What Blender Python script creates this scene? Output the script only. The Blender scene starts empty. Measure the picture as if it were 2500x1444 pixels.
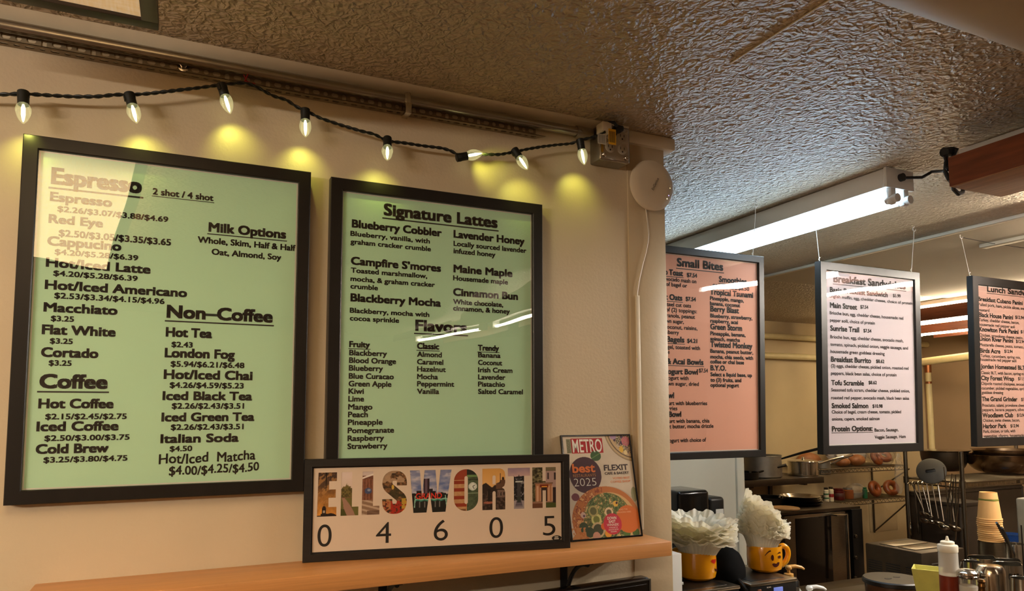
import bpy, bmesh, math, random
import numpy as np
from mathutils import Vector, Matrix

random.seed(5)
S = bpy.context.scene
COL = S.collection
PI = math.pi

# ------------------------------------------------------------------ camera
YAW, PITCH, ROLL, FPX, PY = 0.43099142, 0.08576874, 0.00350094, 1740.25, 860.23
CAMP = Vector((0.0, -1.52, 1.55))
_fw = Vector((math.sin(YAW) * math.cos(PITCH), math.cos(YAW) * math.cos(PITCH), math.sin(PITCH)))
_r0 = Vector((math.cos(YAW), -math.sin(YAW), 0))
_d0 = _fw.cross(_r0)
RIGHT = _r0 * math.cos(ROLL) + _d0 * math.sin(ROLL)
DOWN = -_r0 * math.sin(ROLL) + _d0 * math.cos(ROLL)
cam = bpy.data.cameras.new('camera')
cam.sensor_fit = 'HORIZONTAL'
cam.sensor_width = 36
cam.lens = FPX / 2500 * 36
cam.shift_y = (PY - 722) / 2500
cam.clip_start = 0.02
cob = bpy.data.objects.new('camera', cam)
COL.objects.link(cob)
cob.matrix_world = Matrix(((RIGHT.x, -DOWN.x, -_fw.x, CAMP.x), (RIGHT.y, -DOWN.y, -_fw.y, CAMP.y),
                           (RIGHT.z, -DOWN.z, -_fw.z, CAMP.z), (0, 0, 0, 1)))
S.camera = cob

# ------------------------------------------------------------------ world, exposure, light levels
S.view_settings.view_transform = 'Standard'
S.view_settings.look = 'None'
S.view_settings.gamma = 1
S.view_settings.exposure = 0.62
S.view_settings.use_curve_mapping = False
W = bpy.data.worlds.new('room_air')
S.world = W
W.use_nodes = True
W.node_tree.nodes['Background'].inputs[0].default_value = (0.9, 0.75, 0.6, 1)
W.node_tree.nodes['Background'].inputs[1].default_value = 0.02
TUBE_COOL = ((0.60, 0.82, 1.0), 10.0)      # kitchen tube over the hanging menus
TUBE_WARM = ((1.0, 0.84, 0.64), 17.0)      # cafe tubes in wooden valances
TUBE_KITCHEN = ((1.0, 0.78, 0.48), 24.0)
PANEL_GLOW = 0.6
FILL_LEFT = ((1.0, 0.86, 0.72), 235.0)  # added fill behind the viewer, for the left menu wall
TUBE_SERVICE = ((1.0, 0.90, 0.76), 200.0)
FILL_NEAR = ((1.0, 0.92, 0.82), 105.0)  # added fill for the hanging menus and coffee filters
BULB_W = 0.018
ZC = 2.285                                  # ceiling height


def ray(x, y):
    return RIGHT * ((x - 1250) / FPX) + DOWN * ((y - PY) / FPX) + _fw


def onY(x, y, Y):
    r = ray(x, y)
    return CAMP + r * ((Y - CAMP.y) / r.y)


def onX(x, y, X):
    r = ray(x, y)
    return CAMP + r * ((X - CAMP.x) / r.x)


def onZ(x, y, Z):
    r = ray(x, y)
    return CAMP + r * ((Z - CAMP.z) / r.z)


def atd(x, y, d):
    return CAMP + ray(x, y) * d


# ------------------------------------------------------------------ materials
def lin(c):
    out = []
    for v in c:
        v = v / 255.0
        out.append(v / 12.92 if v <= 0.04045 else ((v + 0.055) / 1.055) ** 2.4)
    return tuple(out)


MATS = {}


def pm(name, rgb, rough=0.5, metal=0.0, var=0.08, scale=25.0, bump=0.0, bscale=None, spec=0.5, stretch=None, coat=0.0, trans=0.0):
    """procedural principled material: colour varied and bumped by noise"""
    if name in MATS:
        return MATS[name]
    m = bpy.data.materials.new(name)
    m.use_nodes = True
    nt = m.node_tree
    b = nt.nodes['Principled BSDF']
    b.inputs['Roughness'].default_value = rough
    b.inputs['Metallic'].default_value = metal
    b.inputs['Specular IOR Level'].default_value = spec
    b.inputs['Coat Weight'].default_value = coat
    b.inputs['Transmission Weight'].default_value = trans
    tc = nt.nodes.new('ShaderNodeTexCoord')
    mp = nt.nodes.new('ShaderNodeMapping')
    if stretch:
        mp.inputs['Scale'].default_value = stretch
    nt.links.new(tc.outputs['Object'], mp.inputs['Vector'])
    nz = nt.nodes.new('ShaderNodeTexNoise')
    nz.inputs['Scale'].default_value = scale
    nz.inputs['Detail'].default_value = 4
    nt.links.new(mp.outputs[0], nz.inputs['Vector'])
    L = lin(rgb)
    cr = nt.nodes.new('ShaderNodeValToRGB')
    cr.color_ramp.elements[0].position = 0.3
    cr.color_ramp.elements[1].position = 0.7
    cr.color_ramp.elements[0].color = tuple(max(0, v * (1 - var)) for v in L) + (1,)
    cr.color_ramp.elements[1].color = tuple(min(1, v * (1 + var)) for v in L) + (1,)
    nt.links.new(nz.outputs['Fac'], cr.inputs[0])
    nt.links.new(cr.outputs[0], b.inputs['Base Color'])
    if bump:
        n2 = nt.nodes.new('ShaderNodeTexNoise')
        n2.inputs['Scale'].default_value = bscale or scale
        n2.inputs['Detail'].default_value = 3
        nt.links.new(mp.outputs[0], n2.inputs['Vector'])
        bp = nt.nodes.new('ShaderNodeBump')
        bp.inputs['Distance'].default_value = bump
        bp.inputs['Strength'].default_value = 1
        nt.links.new(n2.outputs['Fac'], bp.inputs['Height'])
        nt.links.new(bp.outputs[0], b.inputs['Normal'])
    MATS[name] = m
    return m


def emit(name, col, s, base=(230, 230, 230)):
    if name in MATS:
        return MATS[name]
    m = pm(name, base, 0.4)
    b = m.node_tree.nodes['Principled BSDF']
    b.inputs['Emission Color'].default_value = tuple(col) + (1,)
    b.inputs['Emission Strength'].default_value = s
    return m


def sheet_fresnel(nt, ior):
    """Fresnel of a thin sheet: the same from both of its sides"""
    fr = nt.nodes.new('ShaderNodeFresnel')
    ge = nt.nodes.new('ShaderNodeNewGeometry')
    mr = nt.nodes.new('ShaderNodeMapRange')
    mr.inputs['To Min'].default_value = ior
    mr.inputs['To Max'].default_value = 1 / ior
    nt.links.new(ge.outputs['Backfacing'], mr.inputs['Value'])
    nt.links.new(mr.outputs[0], fr.inputs['IOR'])
    return fr


def pane_mat(name, ior=1.75, wave=0.0012, wscale=3.2, bow=0.0):
    """thin acrylic sheet: clear, with mirror reflections bent by its slight waviness"""
    m = bpy.data.materials.new(name)
    m.use_nodes = True
    nt = m.node_tree
    for n in list(nt.nodes):
        nt.nodes.remove(n)
    out = nt.nodes.new('ShaderNodeOutputMaterial')
    tr = nt.nodes.new('ShaderNodeBsdfTransparent')
    gl = nt.nodes.new('ShaderNodeBsdfGlossy')
    gl.inputs['Roughness'].default_value = 0.0
    mx = nt.nodes.new('ShaderNodeMixShader')
    fr = sheet_fresnel(nt, ior)
    tc = nt.nodes.new('ShaderNodeTexCoord')
    mp = nt.nodes.new('ShaderNodeMapping')
    mp.inputs['Scale'].default_value = (0.8, 1, 1.3)
    nz = nt.nodes.new('ShaderNodeTexNoise')
    nz.inputs['Scale'].default_value = wscale
    nz.inputs['Detail'].default_value = 1.5
    bp = nt.nodes.new('ShaderNodeBump')
    bp.inputs['Distance'].default_value = wave * 6
    nt.links.new(tc.outputs['Object'], mp.inputs[0])
    nt.links.new(mp.outputs[0], nz.inputs['Vector'])
    nt.links.new(nz.outputs['Fac'], bp.inputs['Height'])
    last = bp
    if bow:      # the sheet bellies back from its edges
        sp = nt.nodes.new('ShaderNodeSeparateXYZ')
        sq = nt.nodes.new('ShaderNodeMath')
        sq.operation = 'MULTIPLY'
        sc = nt.nodes.new('ShaderNodeMath')
        sc.operation = 'MULTIPLY'
        sc.inputs[1].default_value = bow
        b2 = nt.nodes.new('ShaderNodeBump')
        b2.inputs['Distance'].default_value = 1.0
        nt.links.new(tc.outputs['Object'], sp.inputs[0])
        of = nt.nodes.new('ShaderNodeMath')
        of.operation = 'SUBTRACT'
        of.inputs[1].default_value = 0.2
        nt.links.new(sp.outputs['X'], of.inputs[0])
        nt.links.new(of.outputs[0], sq.inputs[0])
        nt.links.new(of.outputs[0], sq.inputs[1])
        nt.links.new(sq.outputs[0], sc.inputs[0])
        nt.links.new(sc.outputs[0], b2.inputs['Height'])
        nt.links.new(bp.outputs[0], b2.inputs['Normal'])
        last = b2
    nt.links.new(last.outputs[0], gl.inputs['Normal'])
    nt.links.new(fr.outputs[0], mx.inputs[0])
    nt.links.new(tr.outputs[0], mx.inputs[1])
    nt.links.new(gl.outputs[0], mx.inputs[2])
    nt.links.new(mx.outputs[0], out.inputs[0])
    MATS[name] = m
    return m


def clear_mat(name, tint=(1, 1, 1), ior=1.5, rough=0.03, extra=None, haze=0.0, glow=None):
    """clear plastic or glass seen as a thin shell"""
    m = bpy.data.materials.new(name)
    m.use_nodes = True
    nt = m.node_tree
    for n in list(nt.nodes):
        nt.nodes.remove(n)
    out = nt.nodes.new('ShaderNodeOutputMaterial')
    tr = nt.nodes.new('ShaderNodeBsdfTransparent')
    tr.inputs[0].default_value = tuple(tint) + (1,)
    gl = nt.nodes.new('ShaderNodeBsdfGlossy')
    gl.inputs['Roughness'].default_value = rough
    fr = sheet_fresnel(nt, ior)
    mx = nt.nodes.new('ShaderNodeMixShader')
    nt.links.new(fr.outputs[0], mx.inputs[0])
    nt.links.new(gl.outputs[0], mx.inputs[2])
    src = tr
    if haze:
        df = nt.nodes.new('ShaderNodeBsdfDiffuse')
        df.inputs[0].default_value = (0.8, 0.78, 0.72, 1)
        m2 = nt.nodes.new('ShaderNodeMixShader')
        m2.inputs[0].default_value = haze
        nt.links.new(tr.outputs[0], m2.inputs[1])
        nt.links.new(df.outputs[0], m2.inputs[2])
        src = m2
    nt.links.new(src.outputs[0], mx.inputs[1])
    last = mx
    if glow:
        em = nt.nodes.new('ShaderNodeEmission')
        em.inputs[0].default_value = tuple(glow[0]) + (1,)
        em.inputs[1].default_value = glow[1]
        ad = nt.nodes.new('ShaderNodeAddShader')
        nt.links.new(mx.outputs[0], ad.inputs[0])
        nt.links.new(em.outputs[0], ad.inputs[1])
        last = ad
    nt.links.new(last.outputs[0], out.inputs[0])
    MATS[name] = m
    return m


def vcol_mat(name, rough=0.4):
    m = bpy.data.materials.new(name)
    m.use_nodes = True
    nt = m.node_tree
    at = nt.nodes.new('ShaderNodeAttribute')
    at.attribute_name = 'print'
    b = nt.nodes['Principled BSDF']
    b.inputs['Roughness'].default_value = rough
    nt.links.new(at.outputs['Color'], b.inputs['Base Color'])
    return m


# ------------------------------------------------------------------ mesh building
MWORLD = {}


def thing(name, label, cat, loc=(0, 0, 0), rot=(0, 0, 0), group=None):
    o = bpy.data.objects.new(name, None)
    o.empty_display_size = 0.05
    COL.objects.link(o)
    o.location = loc
    o.rotation_euler = rot
    o['label'] = label
    o['category'] = cat
    if group:
        o['group'] = group
    from mathutils import Euler
    MWORLD[o.name] = Matrix.Translation(Vector(loc)) @ Euler(rot).to_matrix().to_4x4()
    return o


def tag(o, label, cat, group=None, kind=None):
    o['label'] = label
    o['category'] = cat
    if group:
        o['group'] = group
    if kind:
        o['kind'] = kind
    return o


class MB:
    def __init__(self):
        self.bm = bmesh.new()

    def box(self, x0, x1, y0, y1, z0, z1, bev=0.0, M=None, seg=2):
        r = bmesh.ops.create_cube(self.bm, size=1)
        vs = r['verts']
        for v in vs:
            v.co = Vector((x0 + (v.co.x + .5) * (x1 - x0), y0 + (v.co.y + .5) * (y1 - y0), z0 + (v.co.z + .5) * (z1 - z0)))
        if bev:
            es = list({e for v in vs for e in v.link_edges})
            rr = bmesh.ops.bevel(self.bm, geom=es, offset=bev, segments=seg, affect='EDGES', profile=0.5)
            vs = list({v for f in rr['faces'] for v in f.verts} | {v for v in vs if v.is_valid})
        if M:
            for v in vs:
                v.co = M @ v.co
        return self

    def tube(self, pts, r, seg=8, cap=True, closed=False):
        pts = [Vector(p) for p in pts]
        n = len(pts)
        rs = r if isinstance(r, (list, tuple)) else [r] * n
        up = None
        rings = []
        for i, p in enumerate(pts):
            t = (pts[(i + 1) % n] - pts[i - 1]) if closed else (pts[min(i + 1, n - 1)] - pts[max(i - 1, 0)])
            if t.length < 1e-9:
                t = Vector((0, 0, 1))
            t.normalize()
            if up is None:
                up = Vector((0, 0, 1)) if abs(t.z) < 0.9 else Vector((1, 0, 0))
            a = (up - t * up.dot(t))
            if a.length < 1e-6:
                a = t.orthogonal()
            a.normalize()
            up = a
            b = t.cross(a)
            rings.append([self.bm.verts.new(p + (a * math.cos(2 * PI * k / seg) + b * math.sin(2 * PI * k / seg)) * rs[i]) for k in range(seg)])
        m = n if closed else n - 1
        for i in range(m):
            A, B = rings[i], rings[(i + 1) % n]
            for k in range(seg):
                self.bm.faces.new((A[k], A[(k + 1) % seg], B[(k + 1) % seg], B[k]))
        if cap and not closed:
            self.bm.faces.new(rings[0][::-1])
            self.bm.faces.new(rings[-1])
        return self

    def lathe(self, prof, seg=24, M=None, loc=None, fn=None, caps=(True, True)):
        """prof: list of (radius, z); fn(angle, i) scales the radius"""
        M = M or (Matrix.Translation(Vector(loc)) if loc is not None else Matrix.Identity(4))
        rings = []
        for i, (r, z) in enumerate(prof):
            ring = []
            for k in range(seg):
                a = 2 * PI * k / seg
                rr, dz = r, 0
                if fn:
                    q = fn(a, i)
                    rr, dz = r * q[0], q[1]
                ring.append(self.bm.verts.new(M @ Vector((rr * math.cos(a), rr * math.sin(a), z + dz))))
            rings.append(ring)
        for A, B in zip(rings, rings[1:]):
            for k in range(seg):
                self.bm.faces.new((A[k], A[(k + 1) % seg], B[(k + 1) % seg], B[k]))
        if caps[0] and prof[0][0] > 1e-6:
            self.bm.faces.new(rings[0][::-1])
        if caps[1] and prof[-1][0] > 1e-6:
            self.bm.faces.new(rings[-1])
        return self

    def ball(self, c, rx, ry=None, rz=None, M=None, u=20, v=12):
        r = bmesh.ops.create_uvsphere(self.bm, u_segments=u, v_segments=v, radius=1)
        for q in r['verts']:
            p = Vector((q.co.x * rx, q.co.y * (ry or rx), q.co.z * (rz or rx)))
            if M:
                p = M @ p
            q.co = p + Vector(c)
        return self

    def prism(self, poly, f0, f1):
        """poly of 2D points; f0/f1 map a 2D point to 3D for the two faces"""
        A = [self.bm.verts.new(f0(p)) for p in poly]
        B = [self.bm.verts.new(f1(p)) for p in poly]
        n = len(poly)
        self.bm.faces.new(A)
        self.bm.faces.new(B[::-1])
        for i in range(n):
            self.bm.faces.new((A[i], B[i], B[(i + 1) % n], A[(i + 1) % n]))
        return self

    def quad(self, a, b, c, d):
        self.bm.faces.new([self.bm.verts.new(Vector(p)) for p in (a, b, c, d)])
        return self

    def build(self, name, mat, parent=None, local=False, smooth=True, angle=35, fixn=True):
        if fixn:
            bmesh.ops.recalc_face_normals(self.bm, faces=self.bm.faces)
        me = bpy.data.meshes.new(name)
        if parent is not None and not local:
            p = parent
            M = Matrix.Identity(4)
            chain = []
            while p is not None:
                chain.append(p)
                p = p.parent
            root = chain[-1]
            if root.name in MWORLD:
                M = MWORLD[root.name]
            self.bm.transform(M.inverted())
        self.bm.to_mesh(me)
        self.bm.free()
        me.materials.append(mat)
        if smooth:
            me.shade_smooth()
            me.set_sharp_from_angle(angle=math.radians(angle))
        o = bpy.data.objects.new(name, me)
        COL.objects.link(o)
        if parent is not None:
            o.parent = parent
        return o


def struct(name, mb, mat, label=None, **k):
    o = mb.build(name, mat, **k)
    o['kind'] = 'structure'
    if label:
        o['label'] = label
    return o


def R3(axis, a):
    return Matrix.Rotation(a, 4, axis)


# flat lettering: every line is a text curve turned into mesh and joined into ONE mesh
def text_verts(txt, bold, res=3):
    cu = bpy.data.curves.new('t', 'FONT')
    cu.body = txt
    cu.size = 1
    cu.offset = bold
    cu.resolution_u = res
    o = bpy.data.objects.new('t', cu)
    me = bpy.data.meshes.new_from_object(o)
    n = len(me.vertices)
    co = np.empty(n * 3, np.float32)
    me.vertices.foreach_get('co', co)
    co = co.reshape(-1, 3)
    fs = [tuple(p.vertices) for p in me.polygons]
    bpy.data.objects.remove(o)
    bpy.data.meshes.remove(me)
    bpy.data.curves.remove(cu)
    return co, fs


_h = text_verts('H', 0)[0]
CAPH = float(_h[:, 1].max())


def put_text(bm, txt, u, v, w, cap, y=0.0, bold=0.0, under=0, shear=0.0, wobble=0.0, M=None, heavy=0.0, res=3):
    """one line of lettering; heavy thickens the strokes by printing it again slightly shifted"""
    co, fs = text_verts(txt, bold, res)
    x0, x1 = co[:, 0].min(), co[:, 0].max()
    d = heavy * cap
    sx = (w - 2 * d) / max(1e-6, (x1 - x0))
    sz = (cap - 2 * d) / CAPH
    shifts = [(0, 0)] if not heavy else [(-d, -d * .8), (d, -d * .8), (-d, d * .8), (d, d * .8)]
    for dx, dz in shifts:
        vs = []
        for c in co:
            X = (c[0] - x0) * sx + d + dx
            Zz = c[1] * sz + d + dz + X * shear
            if wobble:
                Zz += wobble * math.sin(X * 90)
            p = Vector((u + X, y, v + Zz))
            vs.append(bm.verts.new(M @ p if M else p))
        for f in fs:
            try:
                bm.faces.new([vs[i] for i in f])
            except ValueError:
                pass
    if under:
        t = cap * 0.1
        q = [(u - t, v - cap * .16 - t), (u + w + t, v - cap * .16 - t), (u + w + t, v - cap * .16), (u - t, v - cap * .16)]
        bm.faces.new([bm.verts.new(Vector((a, y, b))) for a, b in q])


# ------------------------------------------------------------------ numpy painting for printed pictures
def vnoise(x, y, seed=0):
    xi, yi = np.floor(x).astype(int), np.floor(y).astype(int)
    xf, yf = x - xi, y - yi
    xf, yf = xf * xf * (3 - 2 * xf), yf * yf * (3 - 2 * yf)

    def h(a, b):
        n = np.sin(a * 127.1 + b * 311.7 + seed * 74.7) * 43758.5453
        return n - np.floor(n)
    return (h(xi, yi) * (1 - xf) + h(xi + 1, yi) * xf) * (1 - yf) + (h(xi, yi + 1) * (1 - xf) + h(xi + 1, yi + 1) * xf) * yf


def fbm(x, y, seed=0):
    return 0.55 * vnoise(x, y, seed) + 0.3 * vnoise(x * 2.1, y * 2.1, seed + 1) + 0.15 * vnoise(x * 4.3, y * 4.3, seed + 2)


class Art:
    def __init__(self, w, h, step):
        self.nx, self.ny = max(2, int(w / step)), max(2, int(h / step))
        u = np.linspace(0, 1, self.nx)
        v = np.linspace(0, 1, self.ny)
        self.u, self.v = np.meshgrid(u, v)
        self.c = np.zeros((self.ny, self.nx, 3))

    def fill(self, mask, col, a=1.0):
        m = (mask * a)[..., None] if not np.isscalar(mask) else mask * a
        self.c = self.c * (1 - m) + np.array(col, float) * m

    def mix(self, t, ca, cb, mask=None):
        t = np.clip(t, 0, 1)[..., None]
        col = np.array(ca, float) * (1 - t) + np.array(cb, float) * t
        if mask is None:
            self.c = col
        else:
            m = mask.astype(float)[..., None]
            self.c = self.c * (1 - m) + col * m


def art_mesh(arts, name, mat, parent):
    """arts: list of (Art, u0, u1, v0, v1, y); all tiles in one mesh with a 'print' colour attribute"""
    V, F, Cc = [], [], []
    off = 0
    for A, u0, u1, v0, v1, y in arts:
        X = u0 + A.u * (u1 - u0)
        Zz = v0 + A.v * (v1 - v0)
        V.append(np.stack([X.ravel(), np.full(X.size, y), Zz.ravel()], 1))
        c = np.clip(A.c.reshape(-1, 3) / 255.0, 0, 1)
        c = np.where(c <= 0.04045, c / 12.92, ((c + 0.055) / 1.055) ** 2.4)
        Cc.append(np.concatenate([c, np.ones((len(c), 1))], 1))
        idx = np.arange(A.nx * A.ny).reshape(A.ny, A.nx) + off
        F.append(np.stack([idx[:-1, :-1].ravel(), idx[:-1, 1:].ravel(), idx[1:, 1:].ravel(), idx[1:, :-1].ravel()], 1))
        off += A.nx * A.ny
    V, F, Cc = np.concatenate(V), np.concatenate(F), np.concatenate(Cc)
    me = bpy.data.meshes.new(name)
    me.from_pydata(V.tolist(), [], F.tolist())
    at = me.color_attributes.new('print', 'FLOAT_COLOR', 'POINT')
    at.data.foreach_set('color', Cc.astype(np.float32).ravel())
    me.materials.append(mat)
    o = bpy.data.objects.new(name, me)
    COL.objects.link(o)
    o.parent = parent
    return o


def fill2d(loops):
    """2D even-odd fill of closed loops -> (verts, faces)"""
    cu = bpy.data.curves.new('f', 'CURVE')
    cu.dimensions = '2D'
    cu.fill_mode = 'BOTH'
    for lp in loops:
        sp = cu.splines.new('POLY')
        sp.points.add(len(lp) - 1)
        for q, p in zip(sp.points, lp):
            q.co = (p[0], p[1], 0, 1)
        sp.use_cyclic_u = True
    o = bpy.data.objects.new('f', cu)
    me = bpy.data.meshes.new_from_object(o)
    vs = [tuple(v.co) for v in me.vertices]
    fs = [tuple(p.vertices) for p in me.polygons]
    bpy.data.objects.remove(o)
    bpy.data.meshes.remove(me)
    bpy.data.curves.remove(cu)
    return vs, fs

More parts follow.
